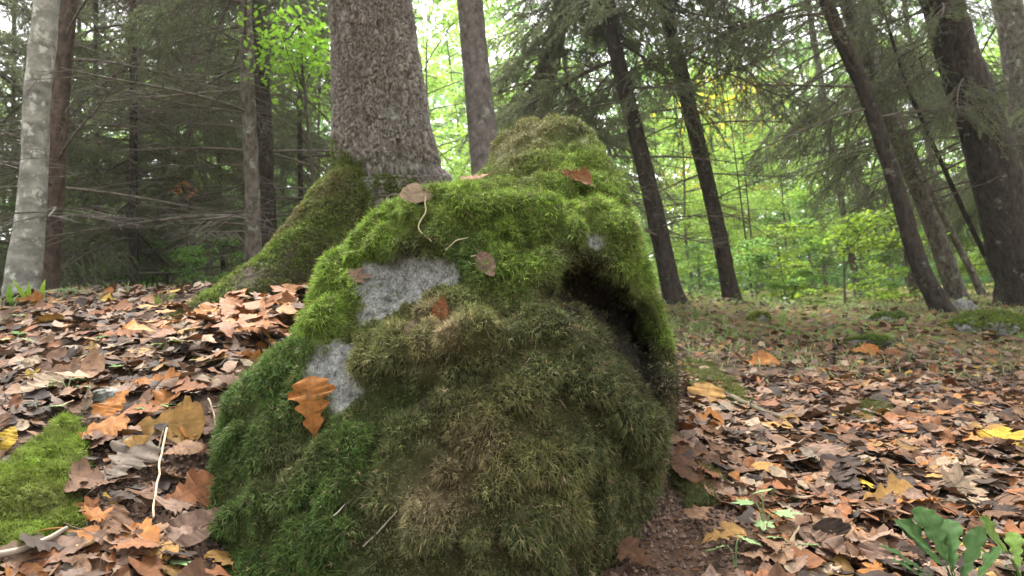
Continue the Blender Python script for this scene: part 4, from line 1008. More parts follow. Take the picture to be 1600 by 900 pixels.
SIG = [  # px, py, where, size px, kind, colour, tip direction, label
    (490, 638, 'b', 98, 'oak', 'orange', 100, 'big orange oak leaf stuck to the moss of the boulder front', 3),
    (684, 488, 'b', 48, 'oval', 'rust', 70, 'small rusty leaf on the dry ledge of the boulder', 1),
    (762, 418, 'b', 52, 'oval', 'pinkish', -60, 'narrow folded pinkish leaf on the moss above the ledge', 2),
    (560, 437, 'b', 42, 'maple', 'pinkish', 20, 'small curled pinkish leaf at the edge of the bare grey rock', 2),
    (652, 300, 'b', 62, 'oval', 'pale', 15, 'pale beige leaf lying on the left crest of the boulder', 4),
    (745, 272, 'b', 50, 'oak', 'rust', 160, 'curled rusty leaf on the boulder crest below the smooth grey trunk', 5),
    (896, 280, 'b', 52, 'oak', 'rust', 0, 'rusty crumpled leaf on the moss of the boulder hump', 6),
    (640, 515, 'b', 34, 'oval', 'pale', 60, 'scrap of pale leaf beside the dry ledge', 0),
    (1100, 632, 'g', 80, 'oak', 'ochre', 80, 'upright ochre oak leaf leaning at the right foot of the boulder', 1),
    (1095, 668, 'g', 66, 'oak', 'orange', 10, 'orange ochre leaf under the upright one at the boulder foot', 2),
    (1165, 775, 'g', 78, 'maple', 'pale', 120, 'pale star shaped maple leaf on the litter near the bare soil', 0),
    (1305, 725, 'g', 92, 'oak', 'pinkish', 95, 'large pinkish brown leaf lying flat in the middle of the right litter', 3),
    (1385, 793, 'g', 100, 'oak', 'ochre', 10, 'long curled ochre leaf in the right foreground litter', 6),
    (1575, 695, 'g', 90, 'maple', 'yellow', -20, 'bright yellow maple leaf at the right edge', 4),
    (1540, 685, 'g', 70, 'maple', 'ochre', 60, 'ochre maple leaf tucked beside the bright yellow one', 5),
    (1185, 572, 'g', 60, 'oak', 'orange', 30, 'orange leaf farther back right of the boulder', 2),
    (1345, 553, 'g', 48, 'oak', 'orange', -10, 'vivid orange leaf beside the small moss cushion', 4),
    (1395, 556, 'g', 40, 'oak', 'rust', 20, 'rust orange leaf right of the vivid orange one', 0),
    (1500, 765, 'g', 84, 'maple', 'pale', 30, 'pale folded maple leaf above the dark lobed plant', 3),
    (1215, 862, 'g', 70, 'oak', 'rust', -20, 'rust brown leaf behind the pale green seedling', 3),
    (1130, 852, 'g', 66, 'oak', 'ochre', 30, 'ochre brown leaf lying beside the bare soil', 7),
    (155, 690, 'g', 96, 'oak', 'orange', 60, 'narrow orange oak leaf on the bank above the mossy hummock', 0),
    (265, 672, 'g', 105, 'oak', 'ochre', 20, 'large ochre oak leaf on the bank beside the two seedlings', 5),
    (245, 610, 'g', 70, 'oak', 'orange', 25, 'bright orange leaf right above the small seedling', 2),
    (325, 605, 'g', 66, 'oak', 'pale', -30, 'pale beige leaf next to the boulder on the bank', 1),
    (120, 592, 'g', 96, 'oak', 'tan', 0, 'long tan leaf behind the larger seedling', 6),
    (195, 735, 'g', 110, 'oak', 'grey', 70, 'withered greyish leaf hanging down the bank', 1),
    (290, 785, 'g', 90, 'oak', 'rust', 50, 'upright rusty leaf curled against the foot of the boulder', 4),
    (298, 838, 'g', 100, 'oval', 'pinkish', 55, 'pinkish folded leaf at the boulder foot, lower left', 2),
    (175, 860, 'g', 125, 'oak', 'orange', 20, 'large golden orange leaf lowest on the bank', 5),
    (225, 875, 'g', 90, 'oak', 'ochre', -10, 'ochre leaf overlapping the large golden orange one', 0),
    (70, 880, 'g', 120, 'oval', 'pinkish', 35, 'long pinkish brown leaf in front of the mossy hummock', 6),
    (12, 700, 'g', 56, 'oval', 'yellow', 80, 'yellow leaf at the left edge above the mossy hummock', 3),
    (45, 474, 'g', 40, 'oak', 'orange', 30, 'orange leaf under the pale grey trunk', 2),
    (300, 445, 'g', 46, 'oval', 'ochre', 35, 'ochre leaf on the crest of the bank beside the root', 4),
    (270, 525, 'g', 62, 'oak', 'pale', 10, 'pale beige leaf in the middle of the bank', 5),
    (165, 500, 'g', 80, 'oak', 'rust', 5, 'long rusty leaf across the upper bank', 6),
    (385, 520, 'g', 72, 'oak', 'ochre', 15, 'ochre leaf in the drift of rusty leaves by the root', 3),
    (1432, 705, 'g', 70, 'oak', 'tan', -40, 'tan oak leaf in the right litter left of the ochre maple leaf', 7),
    (1470, 740, 'g', 70, 'oak', 'orange', -15, 'orange brown oak leaf in the right litter below the tan one', 2)]
taken = []
for (px, py, where, spx, kd, cl, deg, lb, va) in SIG:
    p, nr = at_boulder(px, py) if where == 'b' else at_ground(px, py)
    for dy in range(0, 80, 6):
        if p is None and where == 'b': p, nr = at_boulder(px, py+dy)
    if p is None: p, nr = at_ground(px, py)
    if p is None: continue
    pb_, _ = at_boulder(px, py)
    d = proj(p[None])[0, 2]
    nr = norm((nr*.8+np.array([0, 0, .1])-(.05 if py < 320 else .35)*_f)[None])[0] if where == 'b' else norm((nr+rng.normal(size=3)*.12-.25*_f)[None])[0]
    size = spx*d/FPX*1.08
    put_leaf(p, nr, yaw_screen(p, nr, deg), kd, cl, size, lb, None, 0, va, .010 if where == 'b' else .022)
    taken.append(p)
# ---- the litter: places on the visible ground
def blocked(p):
    """inside the boulder or the mossy root"""
    h = BB.find_nearest(Vector(p))
    if h[0] is not None and (Vector(p)-h[0]).dot(h[1]) < .01 and h[3] < .6: return True
    return False
def litter_spots(n_, dmin, dmax, powr, rng_px=(-250, 1850)):
    d = dmin*(dmax/dmin)**(rng.random(n_)**powr)
    px = rng.uniform(*rng_px, n_)
    b = CAM+d[:, None]*(_f+_r*((px-800)/FPX)[:, None])
    x, y = b[:, 0], b[:, 1]
    return np.stack([x, y, ground_z(x, y)], -1)
def ground_normal(p, e=.03):
    zx = (ground_z(p[:, 0]+e, p[:, 1])-ground_z(p[:, 0]-e, p[:, 1]))/(2*e); zy = (ground_z(p[:, 0], p[:, 1]+e)-ground_z(p[:, 0], p[:, 1]-e))/(2*e)
    return norm(np.stack([-zx, -zy, np.ones(len(p))], -1))
HUM = P(55, 770, 1.33)           # mossy hummock lower left
SOIL = at_ground(1052, 830)[0]
DRIFT = at_ground(395, 520)[0]
spots = litter_spots(31000, .95, 11.0, .8)
ok = np.array([not blocked(p) for p in spots])
_hp = proj(spots)
ok &= ~(inpoly(_hp[:, 0], _hp[:, 1], [(-120, 790), (0, 735), (112, 640), (135, 700), (135, 845), (70, 875), (-90, 940)]) & (_hp[:, 2] < 2) & (rng.random(len(spots)) < .95))
ok &= ~((np.linalg.norm((spots-SOIL)*np.array([1.3, .8, 1]), axis=1) < .20) & (rng.random(len(spots)) < .95))
thin = fbm(spots*np.array([1.4, 1.4, 0]), 2, 77)
dist = np.linalg.norm(spots-CAM, axis=1)
ok &= (thin > -.45) | (rng.random(len(spots)) < .4)
ok &= rng.random(len(spots)) < np.clip(1.3-(dist-4)/5, .15, 1)
spots = spots[ok]
extra_ = DRIFT+rng.normal(size=(160, 3))*np.array([.13, .2, 0]); extra_[:, 2] = ground_z(extra_[:, 0], extra_[:, 1])+.02+.05*rng.random(160)
spots = np.concatenate([spots, extra_]); isdrift = np.arange(len(spots)) >= len(spots)-160
nrm_ = ground_normal(spots)
pj_ = proj(spots)
pal = ['tan', 'pale', 'brown', 'rust', 'orange', 'dark', 'pinkish', 'ochre', 'grey', 'yellow']
pw_ = np.array([.16, .05, .28, .11, .028, .17, .15, .04, .03, .006]); pw_ = pw_/pw_.sum()
pdrift = np.array([.16, .06, .06, .40, .20, .02, .02, .10, 0, 0]); pdrift = pdrift/pdrift.sum()
lpatch = np.clip(.5+fbm(spots*np.array([1.8, 1.8, 0]), 2, 78), 0, 1)
ck = rng.choice(len(pal), len(spots), p=pw_)
ck = np.where(lpatch > .78, np.where(rng.random(len(spots)) < .12, rng.choice([3, 4], len(spots)), ck), ck)
ck = np.where(isdrift, rng.choice(len(pal), len(spots), p=pdrift), ck)
kinds = np.where(rng.random(len(spots)) < .70, 'oak', np.where(rng.random(len(spots)) < .32, 'maple', 'oval'))
sizes = np.clip(rng.normal(.056, .022, len(spots)), .018, .115)
sizes = np.where(isdrift, np.clip(sizes*1.35, .05, .11), sizes)
apparent = sizes/np.maximum(pj_[:, 2], .3)
inview = (pj_[:, 0] > 0) & (pj_[:, 0] < 1600) & (pj_[:, 1] > 380) & (pj_[:, 1] < 900) & (pj_[:, 2] > .3)
vis = inview.copy()
for k in np.where(inview)[0]:
    dv = Vector(spots[k]+np.array([0, 0, .03])-CAM); h = BB.ray_cast(Vector(CAM), dv.normalized(), dv.length-.02)
    if h[0] is not None: vis[k] = False
order = np.argsort(-apparent*vis)[:262]
LAND = [(P(90, 610, 1.7), 'by the larger seedling on the bank'), (P(240, 640, 1.58), 'by the small seedling on the bank'), (HUM, 'beside the mossy hummock'), (P(240, 760, 1.3), 'round the pale stalks on the bank'), (P(330, 820, 1.25), 'at the left foot of the boulder'), (P(330, 560, 1.9), 'on the bank above the boulder foot'), (DRIFT, 'in the rusty drift by the root'), (P(60, 520, 2.2), 'on the upper left bank'), (P(230, 480, 2.5), 'on the crest of the bank'),
        (SOIL, 'beside the bare soil'), (P(1190, 830, 1.45), 'round the pale green seedlings'), (P(1500, 860, 1.3), 'by the dark lobed plant'), (P(1390, 790, 1.6), 'by the long curled ochre leaf'), (P(1165, 775, 1.65), 'by the pale star shaped leaf'), (P(1305, 720, 1.9), 'by the large flat pinkish leaf'), (P(1560, 690, 2.1), 'by the bright yellow maple leaf'), (P(1100, 650, 2.4), 'by the upright ochre leaf'), (P(1300, 640, 2.6), 'in the middle of the right litter'), (P(1190, 575, 4.2), 'farther back right of the boulder'), (P(1500, 600, 3.2), 'farther back on the far right')]
ln_ = np.array([l[0] for l in LAND])
tone = {'oak': ('curled', 'flat', 'tilted'), 'maple': ('star shaped', 'crumpled', 'broad'), 'oval': ('narrow', 'folded', 'smooth edged')}
for k in order:
    p = spots[k]
    lm_ = LAND[int(np.argmin(np.linalg.norm(ln_-p, axis=1)))][1]
    cl = pal[ck[k]]; kd = str(kinds[k]); va = random.randrange(8)
    sz = float(sizes[k]); sw = 'small ' if sz < .07 else ('large ' if sz > .105 else '')
    nr = norm((nrm_[k]+rng.normal(size=3)*.24)[None])[0]
    put_leaf(p, nr, random.uniform(0, 6.28), kd, cl, sz, f'{sw}{CWORD[cl]} {KWORD[kd]} lying {lm_}', 'fallen leaves '+lm_, 0, va, random.uniform(.008, .032))
rest = np.setdiff1d(np.arange(len(spots)), order)
LS = {kd: [leaf_shape(kd, 500+s*3, 8) for s in range(6)] for kd in ('oak', 'maple', 'oval')}
LF0 = [leaf_shape('oak', 720+q, 6) for q in range(5)]+[leaf_shape('oval', 730+q, 5) for q in range(3)]
lb_ = Buf()
for k in rest:
    v, t, l = LS[str(kinds[k])][random.randrange(6)] if pj_[k, 2] < 3.6 else random.choice(LF0)
    nr = norm((nrm_[k]+rng.normal(size=3)*.22)[None])[0]
    R_ = np.array(orient(nr, random.uniform(0, 6.28)))
    vv = (v*sizes[k]) @ R_.T+spots[k]+np.array([0, 0, random.uniform(0, .028)])
    lb_.add(vv, t, np.array(COLS[pal[ck[k]]])*DAMP*(1.45 if isdrift[k] else 1)*random.uniform(.5, 1.2), l+np.array([0, 0, random.uniform(0, 40)]))
# leaf labels: see the end of the script
fs_ = np.concatenate([litter_spots(4500, 4.0, 11.5, .9), litter_spots(1800, 1.0, 8, .8, (-900, -250)), litter_spots(2200, .9, 8, .8, (1850, 2700))]); fn_ = ground_normal(fs_)
LF = [leaf_shape('oak', 700+q, 7)[0:3] for q in range(4)]+[leaf_shape('oval', 710+q, 6)[0:3] for q in range(3)]
fck = rng.choice(len(pal), len(fs_), p=pw_)
for k in range(len(fs_)):
    v, t, l = random.choice(LF)
    R_ = np.array(orient(norm((fn_[k]+rng.normal(size=3)*.3)[None])[0], random.uniform(0, 6.28)))
    lb_.add((v*random.uniform(.05, .10)) @ R_.T+fs_[k]+np.array([0, 0, random.uniform(0, .03)]), t, np.array(COLS[pal[fck[k]]])*DAMP*random.uniform(.75, 1.25), l)
tag(link('leaf_litter', lb_.mesh('leaf_litter', True, True), MAT['litter']), 'dense carpet of brown and tan fallen leaves', 'leaf litter', None, 'stuff')
# crumbs: needles, leaf bits and twiglets between the leaves
nC = 18000
cs_ = litter_spots(nC, .9, 6.0, .9)
pc = norm(np.stack([rng.normal(size=nC), rng.normal(size=nC), .25*rng.normal(size=nC)], -1))
cb_ = np.array([COLS[x] for x in pal])[rng.choice(len(pal), nC, p=pw_)]*.8
V, T, C = strands(cs_+np.array([0, 0, .006]), pc, rng.normal(size=(nC, 3))*.4, .012+.03*rng.random(nC)**2, .0014+.004*rng.random(nC)**3, cb_, cb_, False)
tag(link('forest_debris', mesh_np('forest_debris', V, T, C, False), MAT['moss']), 'brown needles and broken leaf bits between the leaves', 'debris', None, 'stuff')

nB = 5000
cp_ = np.concatenate([SOIL+rng.normal(size=(nB//2, 3))*np.array([.12, .16, 0]), P(200, 790, 1.35)+rng.normal(size=(nB//2, 3))*np.array([.14, .14, 0])])
cp_[:, 2] = ground_z(cp_[:, 0], cp_[:, 1])+.002
oc = np.array([(1, 0, 0), (-1, 0, 0), (0, 1, 0), (0, -1, 0), (0, 0, 1), (0, 0, -1)], float)
of = np.array([(0, 2, 4), (2, 1, 4), (1, 3, 4), (3, 0, 4), (2, 0, 5), (1, 2, 5), (3, 1, 5), (0, 3, 5)])
rad_ = (.0015+.006*rng.random(nB)**3)[:, None, None]
V = cp_[:, None, :]+oc[None]*rad_*(.6+.8*rng.random((nB, 6, 1)))
T = (of[None]+(np.arange(nB)*6)[:, None, None]).reshape(-1, 3)
C = np.repeat(np.array([.13, .088, .066])*(.4+1.1*rng.random((nB, 1))), 6, 0)
tag(link('soil_crumbs', mesh_np('soil_crumbs', V.reshape(-1, 3), T, C, False), MAT['dead']), 'crumbly bare soil and grit beside the boulder foot', 'soil', None, 'stuff')

# ------------------------------------------------------------------ moss on the ground, stones, grass
def mound(px, py, d, rx, ry, hz, name, label, cat, moss_n, cols, seed, mat, where=None, fr=(.012, .014), kind=None, group=None):
    b = P(px, py, d) if where is None else where
    b = np.array([b[0], b[1], float(ground_z(b[0], b[1])[0])])
    bm = bmesh.new(); bmesh.ops.create_icosphere(bm, subdivisions=5, radius=1); me_ = bpy.data.meshes.new('x'); bm.to_mesh(me_); bm.free()
    m = len(me_.vertices); v = np.empty(m*3, np.float32); me_.vertices.foreach_get('co', v); v = v.reshape(-1, 3).astype(float)
    t = np.empty(len(me_.polygons)*3, np.int32); me_.loops.foreach_get('vertex_index', t); t = t.reshape(-1, 3); bpy.data.meshes.remove(me_)
    rad = 1+.35*fbm(v*1.3+seed, 3, seed)+.08*fbm(v*5+seed, 2, seed+1)
    v = v*rad[:, None]*np.array([rx, ry, hz])
    nv = vnormals(v, t)
    e = tag(empty(name, b), label, cat, group, kind)
    link('stone' if mat is MAT['stone'] else 'cushion', mesh_np(name, v, t, np.tile([.5, .6, .25], (m, 1))), mat, e)
    if moss_n:
        p, nn, f = sample_surface(v, t, nv, np.clip(nv[:, 2]+.35, 0, 1)*np.clip(.6+2.2*fbm((v+b)*14, 2, seed+4), .06, 1), moss_n)
        kk = np.clip(.5+fbm(p*14, 2, seed+2), 0, 1)[:, None]
        c1 = (np.array(cols[0])*kk+np.array(cols[1])*(1-kk))*(.7+.6*rng.random((moss_n, 1)))
        V, T, C = strands(p, nn+rng.normal(size=p.shape)*.5, rng.normal(size=p.shape)*.5, fr[0]+fr[1]*rng.random(moss_n), (.0013+.0012*rng.random(moss_n))*(d/1.5 if d > 3 else 1), c1*.6, c1)
        mo_ = link('moss', mesh_np(name+'_moss', V, T, C, False), MAT['moss'], e); mo_['kind'] = 'stuff'
    return e
def ground_moss(poly, name, label, count, cols, seed, ln=(.012, .014), raise_=.02):
    """moss spreading over the ground inside an irregular outline"""
    poly = np.array(poly, float); hits = [at_ground(*q)[0] for q in poly]
    hits = np.array([h for h in hits if h is not None]); lo = hits.min(0)-.04; hi = hits.max(0)+.04
    loc = np.array([(lo[0]+hi[0])/2, (lo[1]+hi[1])/2, 0]); loc[2] = float(ground_z(loc[0], loc[1])[0])
    pg_ = hits[:, :2]
    g_ = 64; X, Y = np.meshgrid(np.linspace(lo[0], hi[0], g_), np.linspace(lo[1], hi[1], g_)); X = X.ravel(); Y = Y.ravel()
    def inside(x, y):
        q = np.stack([x, y, x*0], -1)*18
        return inpoly(x+.03*fbm(q, 3, seed), y+.03*fbm(q, 3, seed+1), pg_)
    mk = inside(X, Y).astype(float).reshape(g_, g_)
    for _ in range(8): mk = (mk+np.roll(mk, 1, 0)+np.roll(mk, -1, 0)+np.roll(mk, 1, 1)+np.roll(mk, -1, 1))/5
    mk = mk.ravel()
    Z = ground_z(X, Y)+raise_*mk*(1+.9*fbm(np.stack([X, Y, X*0], -1)*28, 2, seed+2))-.006
    v = np.stack([X, Y, Z], -1)-loc
    i_ = np.arange(g_-1)[:, None]; j_ = np.arange(g_-1)[None]; q = i_*g_+j_
    t = np.concatenate([np.stack([q, q+1, q+g_+1], -1).reshape(-1, 3), np.stack([q, q+g_+1, q+g_], -1).reshape(-1, 3)])
    e = tag(empty(name, loc), label, 'moss')
    link('cushion', mesh_np(name, v, t, np.tile([.5, .6, .3], (len(v), 1))), MAT['soil'], e)
    p, nn, f = sample_surface(v, t, vnormals(v, t), np.clip(mk*1.6-.35+.55*fbm((v+loc)*30, 3, seed+6), 0, 1), count)
    kk = np.clip(.5+fbm((p+loc)*14, 3, seed+3), 0, 1)[:, None]
    c1 = (np.array(cols[0])*kk+np.array(cols[1])*(1-kk))*(.65+.7*rng.random((count, 1)))
    fl_ = np.stack([fbm((p+loc)*22, 2, 51), fbm((p+loc)*22, 2, 52), fbm((p+loc)*22, 2, 53)], -1)
    V, T, C = strands(p, nn+fl_*1.2+rng.normal(size=p.shape)*.45, rng.normal(size=p.shape)*.5-np.array([0, 0, .3]), ln[0]+ln[1]*rng.random(count), .0012+.0012*rng.random(count), c1*.6, c1)
    mo_ = link('moss', mesh_np(name+'_moss', V, T, C, False), MAT['moss'], e); mo_['kind'] = 'stuff'
ground_moss([(-80, 790), (0, 742), (60, 694), (112, 648), (128, 700), (120, 780), (128, 840), (70, 866), (20, 885), (-90, 930)], 'moss_patch', 'bright green mossy slope at the lower left edge', 15000, [(.16, .24, .03), (.14, .16, .04)], 3)
ground_moss([(1060, 742), (1100, 728), (1130, 748), (1118, 790), (1075, 796)], 'moss_patch', 'dark grassy moss patch between the boulder foot and the litter', 2200, [(.07, .10, .025), (.11, .11, .04)], 11, (.015, .02), .01)
ground_moss([(1190, 768), (1225, 756), (1250, 772), (1230, 792), (1200, 790)], 'moss_patch', 'dark green moss patch right of the pale star shaped leaf', 1400, [(.06, .10, .025), (.08, .10, .03)], 10, (.012, .014), .01)
ground_moss([(1065, 560), (1110, 570), (1160, 610), (1180, 640), (1120, 640), (1075, 610)], 'moss_patch', 'olive moss bank along the right flank of the boulder', 6000, [(.11, .14, .03), (.12, .12, .04)], 12, (.02, .02), .015)
ground_moss([(1320, 640), (1365, 628), (1400, 644), (1370, 662), (1335, 660)], 'moss_patch', 'faint olive moss patch in the middle of the right litter', 1800, [(.09, .11, .03), (.11, .11, .04)], 13, (.018, .02), .01)
mound(1535, 508, 6.0, .28, .2, .11, 'mossy_stone', 'largest moss covered stone under the stoutest spruce', 'stone', 5000, [(.17, .23, .035), (.12, .15, .04)], 5, MAT['stone'], at_ground(1535, 515)[0], (.02, .02))
mound(1388, 500, 6.4, .15, .14, .05, 'mossy_stone', 'small flat moss cushion beside the foot of the curved spruce', 'stone', 2500, [(.12, .18, .025), (.08, .12, .03)], 6, MAT['stone'], at_ground(1388, 500)[0], (.02, .02))
mound(1360, 538, 4.8, .13, .12, .045, 'mossy_stone', 'bright moss cushion behind the vivid orange leaf', 'stone', 2500, [(.14, .20, .025), (.10, .14, .03)], 7, MAT['stone'], at_ground(1358, 538)[0], (.015, .02))
mound(1185, 500, 6.0, .10, .08, .05, 'mossy_stone', 'little yellow green moss tuft in front of the second dark spruce', 'stone', 1500, [(.20, .22, .025), (.12, .14, .03)], 8, MAT['stone'], at_ground(1185, 500)[0], (.015, .02))
mound(1502, 476, 6.8, .11, .10, .10, 'field_stone', 'bare grey stone at the foot of the leaning spruces', 'stone', 0, None, 9, MAT['stone'], at_ground(1504, 486)[0])
mound(165, 618, 1.7, .045, .03, .022, 'slate_pebble', 'dark blue grey pebble on the bank beside the larger seedling', 'stone', 0, None, 14, MAT['stone'], at_ground(165, 622)[0])
# grass and low herbs where the litter thins out
nGr = 90000
g = litter_spots(nGr, 3.2, 13.0, .7)
pg = proj(g)
prob = np.clip((pg[:, 2]-3.4)/3.2, .03, 1)*np.clip(.62+1.3*fbm(g*np.array([.9, .9, 0]), 2, 91), .08, 1)
g = g[(rng.random(nGr) < prob)]; m = len(g)
cg = np.array([.25, .31, .13])*(.6+.8*rng.random((m, 1)))
V, T, C = strands(g, np.array([0, 0, 1.0])+rng.normal(size=(m, 3))*.5, rng.normal(size=(m, 3))*.6, .02+.06*rng.random(m), .004+.006*rng.random(m), cg*.7, cg, False)
tag(link('grass', mesh_np('grass', V, T, C, False), MAT['moss']), 'sparse low grass at the far side of the litter', 'grass', None, 'stuff')
nH = 13000
g = litter_spots(nH, 5.2, 16, .8); pg = proj(g)
g = g[rng.random(nH) < np.clip(.4+1.4*fbm(g*np.array([.5, .5, 0]), 2, 92), .05, 1)]; m = len(g)
g[:, 2] += .02+np.clip((proj(g)[:, 2]-5)/8, .1, 1)*.32*rng.random(m)**2
hk = rng.random((m, 1)); ch = np.array([.12, .20, .04])*hk+np.array([.17, .22, .08])*(1-hk)
V, T, C = leaf_quads(g, .04+.05*rng.random(m), ch, 1.4)
tag(link('undergrowth', mesh_np('undergrowth', V, T, C, False), MAT['crown']), 'low leafy herbs at the edge of the trees', 'undergrowth', None, 'stuff')

# ------------------------------------------------------------------ seedlings and the lobed plant
GLEAF = {}
for kd, sd0 in (('oak', 600), ('maple', 620), ('oval', 640)):
    L_l = []
    for s in range(3):
        v, t, l = leaf_shape(kd, sd0+s, 20); v[:, 2] *= .45
        m_ = mesh_np('green_%s_leaf' % kd, v+np.array([0, .5, 0]), t, None, True, {'luv': l}); m_.materials.append(MAT['green']); L_l.append(m_)
    GLEAF[kd] = L_l
def seedling(px, py, label, leaves, height, colr, kind='maple', name='seedling', cat='seedling', droop=.15, slim=1.0):
    """leaves: list of (azimuth deg from picture right, size, extra height)"""
    p, nr = at_ground(px, py)
    if p is None: return
    e = tag(empty(name, p), label, cat)
    sb = Buf()
    tops = []
    for (az, sz, hz) in leaves:
        a = math.radians(az); dr = np.array([math.cos(a), math.sin(a), 0])
        top = np.array([0, 0, height+hz])+dr*.012
        v, t = tube(resample([(0, 0, -.02), (dr[0]*.004, dr[1]*.004, (height+hz)*.6), tuple(top)], 6), np.linspace(.0018, .0012, 6), 4); sb.add(v, t, np.array(colr)*.8)
        o = bpy.data.objects.new('leaf', random.choice(GLEAF[kind])); COL.objects.link(o); o.parent = e
        o.location = Vector(top)
        o.rotation_mode = 'QUATERNION'
        o.rotation_quaternion = Quaternion((0, 0, 1), a-PI/2) @ Quaternion((1, 0, 0), -droop+random.uniform(-.2, .2)) @ Quaternion((0, 1, 0), random.uniform(-.25, .25))
        o.scale = (sz*slim, sz, sz); c = np.array(colr)*random.uniform(.85, 1.15); o.color = (*c, 1)
    link('stem', sb.mesh('seedling_stem'), MAT['moss'], e)
PG, MG = (.22, .32, .14), (.12, .22, .06)
seedling(105, 625, 'larger pale green seedling on the left bank', [(170, .062, .012), (20, .055, 0), (80, .05, .02)], .03, PG)
seedling(238, 648, 'small round leaved seedling on the left bank', [(0, .042, 0), (150, .04, .008), (250, .036, 0)], .02, MG)
seedling(178, 540, 'pale green seedling low on the upper bank', [(10, .05, 0), (190, .045, .01)], .02, PG)
seedling(255, 555, 'bright green seedling in the middle of the bank', [(30, .05, .01), (140, .045, 0), (270, .05, 0)], .03, (.16, .28, .05))
seedling(28, 545, 'pale green seedling at the left edge of the bank', [(0, .07, 0), (120, .06, .02), (230, .06, 0)], .03, PG)
seedling(8, 512, 'second pale seedling higher on the left edge', [(20, .07, .01), (200, .06, 0)], .04, PG)
seedling(100, 470, 'row of pale herb leaves below the reddish trunk', [(0, .12, 0), (60, .1, .02), (180, .12, .01), (300, .1, 0)], .05, PG)
seedling(150, 572, 'small bright green seedling above the dark pebble', [(10, .04, 0), (140, .04, .008), (260, .035, 0)], .02, (.16, .27, .07))
seedling(60, 655, 'lowest pale green seedling on the bank above the mossy slope', [(30, .05, 0), (160, .045, .01)], .025, PG)
seedling(205, 590, 'pale green seedling between two orange leaves on the bank', [(60, .04, 0), (200, .04, .006)], .022, PG)
seedling(310, 575, 'tiny mid green seedling near the boulder edge on the bank', [(0, .035, 0), (130, .035, .006)], .02, MG)
seedling(1198, 845, 'pale green seedling in the right foreground', [(70, .055, .035), (180, .05, .02), (350, .058, .0), (250, .05, -.01)], .05, PG)
seedling(1150, 885, 'lower pale green seedling beside the bare soil', [(150, .05, .0), (30, .055, .01)], .035, PG)
seedling(1240, 880, 'small pale seedling right of the foreground seedling', [(20, .05, 0), (130, .045, .01)], .03, PG)
seedling(248, 893, 'single pale green leaf under the golden orange leaf', [(20, .045, 0), (160, .04, 0)], .012, PG)
seedling(1400, 695, 'tiny dark green leaf in the right litter', [(10, .035, 0), (170, .03, 0)], .012, (.06, .14, .05))
seedling(1560, 735, 'tiny green leaf below the bright yellow maple leaf', [(40, .035, 0), (200, .03, 0)], .012, (.06, .14, .05))
seedling(1500, 960, 'dark green plant with large lobed leaves, lower right', [(115, .10, .02), (150, .11, 0), (180, .10, -.01), (60, .10, .02), (20, .10, .0), (340, .09, -.01), (85, .11, .03), (135, .09, .035)], .04, (.034, .078, .018), 'oak', 'lobed_plant', 'plant', -.75, .62)
seedling(1600, 930, 'yellow green lobed plant in the lower right corner', [(110, .075, .02), (160, .07, 0), (60, .07, .0), (135, .06, .02)], .035, (.11, .18, .035), 'oak', 'lobed_plant', 'plant', -.8, .6)
def blades(px, py, n_, h, label, colr):
    p, nr = at_ground(px, py)
    e = tag(empty('grass_tuft', p), label, 'grass tuft')
    for k in range(n_):
        V, T, C = strands(rng.normal(size=(1, 3))*np.array([.02, .02, 0]), np.array([[rng.normal()*.25, rng.normal()*.25, 1]]), rng.normal(size=(1, 3))*.35, np.array([h*random.uniform(.7, 1.1)]), np.array([h*.16]), np.array([colr])*.7, np.array([colr]), False)
        link('blade', mesh_np('grass_blade', V, T, C), MAT['moss'], e)
blades(22, 478, 4, .13, 'broad bright green blades at the foot of the pale grey trunk', (.16, .30, .03))
blades(52, 472, 3, .15, 'tallest yellow green blades beside the foot of the pale grey trunk', (.22, .34, .03))
blades(255, 485, 9, .10, 'small olive grass tuft on the crest of the bank', (.14, .17, .04))

# ------------------------------------------------------------------ stalks and sticks
def stick(pts, r0, r1, label, colr, where, name='dry_stalk', cat='stalk', lift=.015):
    w_ = []
    for (px, py) in pts:
        p = (at_boulder(px, py) if where == 'b' else at_ground(px, py))
        if p[0] is None: p = at_ground(px, py)
        if p[0] is None: continue
        w_.append(p[0]+p[1]*lift)
    if len(w_) < 2: return
    c = resample(w_, 24); loc = c[0].copy()
    c = c+.004*np.stack([fbm(c*25, 2, 95), fbm(c*25, 2, 96), fbm(c*25, 2, 97)], -1)
    v, t = tube(c-loc, np.linspace(r0, r1, 24), 6)
    b_ = Buf(); b_.add(v, t, colr)
    tag(link(name, b_.mesh(name), MAT['dead'], None, loc), label, cat)
stick([(322, 640), (333, 690), (340, 755)], .0022, .0014, 'straight pale stalk standing against the boulder on the bank', (.38, .31, .22), 'g', lift=.03)
stick([(258, 690), (242, 750), (228, 830)], .0024, .0018, 'pale straw coloured stalk lying down the bank', (.42, .34, .24), 'g', lift=.03)
stick([(262, 660), (250, 700), (240, 735)], .0016, .0012, 'thin brown stalk beside the pale straw one', (.20, .15, .10), 'g', lift=.02)
stick([(663, 308), (659, 335), (664, 360), (680, 376)], .0020, .0014, 'curved pale leaf stem on the left crest moss', (.40, .36, .20), 'b')
stick([(705, 392), (717, 384), (726, 378)], .0018, .0012, 'short pale twig on the moss below the crest', (.42, .36, .24), 'b')
stick([(738, 408), (755, 404), (778, 442)], .0016, .0012, 'thin bent stem beside the folded pinkish leaf', (.34, .26, .15), 'b')
stick([(1120, 622), (1150, 634), (1190, 652), (1225, 662)], .016, .009, 'mossy brown stick lying right of the boulder', (.10, .085, .055), 'g', 'fallen_stick', 'stick', .02)
stick([(0, 895), (50, 880), (108, 850)], .006, .004, 'grey brown stick in front of the mossy hummock', (.22, .18, .14), 'g', 'fallen_stick', 'stick', .03)
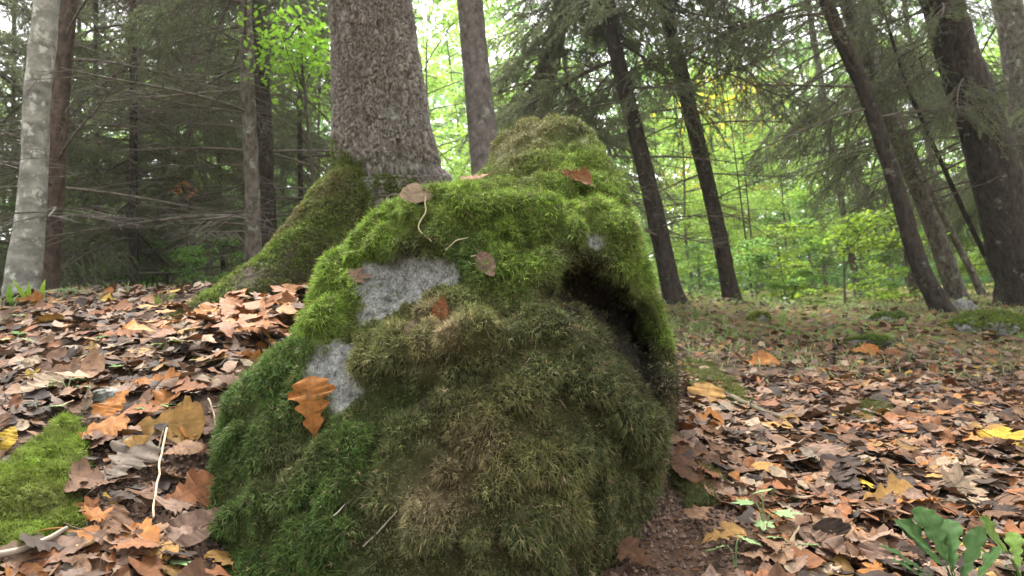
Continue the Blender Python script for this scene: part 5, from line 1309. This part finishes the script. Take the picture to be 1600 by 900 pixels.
stick([(120, 885), (145, 868), (170, 850)], .004, .003, 'short ochre twig at the bottom of the bank', (.30, .21, .10), 'g', 'fallen_stick', 'stick', .03)
stick([(560, 850), (600, 810), (618, 795)], .0014, .001, 'thin pale dead rootlet on the boulder front', (.30, .27, .22), 'b', 'rootlet', 'rootlet', .012)
stick([(505, 800), (522, 812), (540, 798)], .0014, .001, 'forked pale rootlet on the lower left moss of the boulder', (.30, .27, .22), 'b', 'rootlet', 'rootlet', .014)
stick([(1235, 700), (1290, 690), (1330, 702)], .004, .003, 'dark twig in the right litter behind the flat pinkish leaf', (.08, .06, .045), 'g', 'fallen_stick', 'stick', .025)
stick([(350, 430), (348, 400), (352, 390)], .006, .004, 'short pale broken stick standing beside the lichen grey spruce', (.32, .30, .26), 'g', 'fallen_stick', 'stick', .02)

# ------------------------------------------------------------------ light mist between the trees
hz = [(-175, -175, -14.), (175, -175, -14.), (175, 175, -14.), (-175, 175, -14.), (-175, -175, 62.), (175, -175, 62.), (175, 175, 62.), (-175, 175, 62.)]
hm_ = bpy.data.meshes.new('haze'); hm_.from_pydata(hz, [], [(0, 3, 2, 1), (4, 5, 6, 7), (0, 1, 5, 4), (1, 2, 6, 5), (2, 3, 7, 6), (3, 0, 4, 7)]); hm_.update()
m, n_, N = newmat('forest_mist')
pv = N('ShaderNodeVolumePrincipled'); pv.inputs['Color'].default_value = (.93, .96, .95, 1); pv.inputs['Density'].default_value = HAZE; pv.inputs['Anisotropy'].default_value = .3
ou = N('ShaderNodeOutputMaterial'); n_.links.new(pv.outputs[0], ou.inputs['Volume'])
hm_.materials.append(m)
if HAZE > 0: tag(link('haze', hm_, None), 'thin pale mist between the distant trees', 'haze', None, 'stuff')
bpy.context.view_layer.update()
# ------------------------------------------------------------------ things that look alike are told apart by their order in the view
bylab = {}
for o in SC.objects:
    if o.parent is None and 'label' in o and 'category' in o: bylab.setdefault(o['label'], []).append(o)
ORD = ['first', 'second', 'third', 'fourth', 'fifth', 'sixth', 'seventh', 'eighth', 'ninth', 'tenth']
for lb, os_ in bylab.items():
    if 1 < len(os_) <= 10:
        os_.sort(key=lambda o: proj(np.array(o.matrix_world.translation)[None])[0, 0])
        for k, o in enumerate(os_):
            t_ = lb+(', '+ORD[k]+' from the left')
            for cut in (' lying', ' leafy'):
                if len(t_.split()) > 16: t_ = t_.replace(cut, '')
            o['label'] = t_
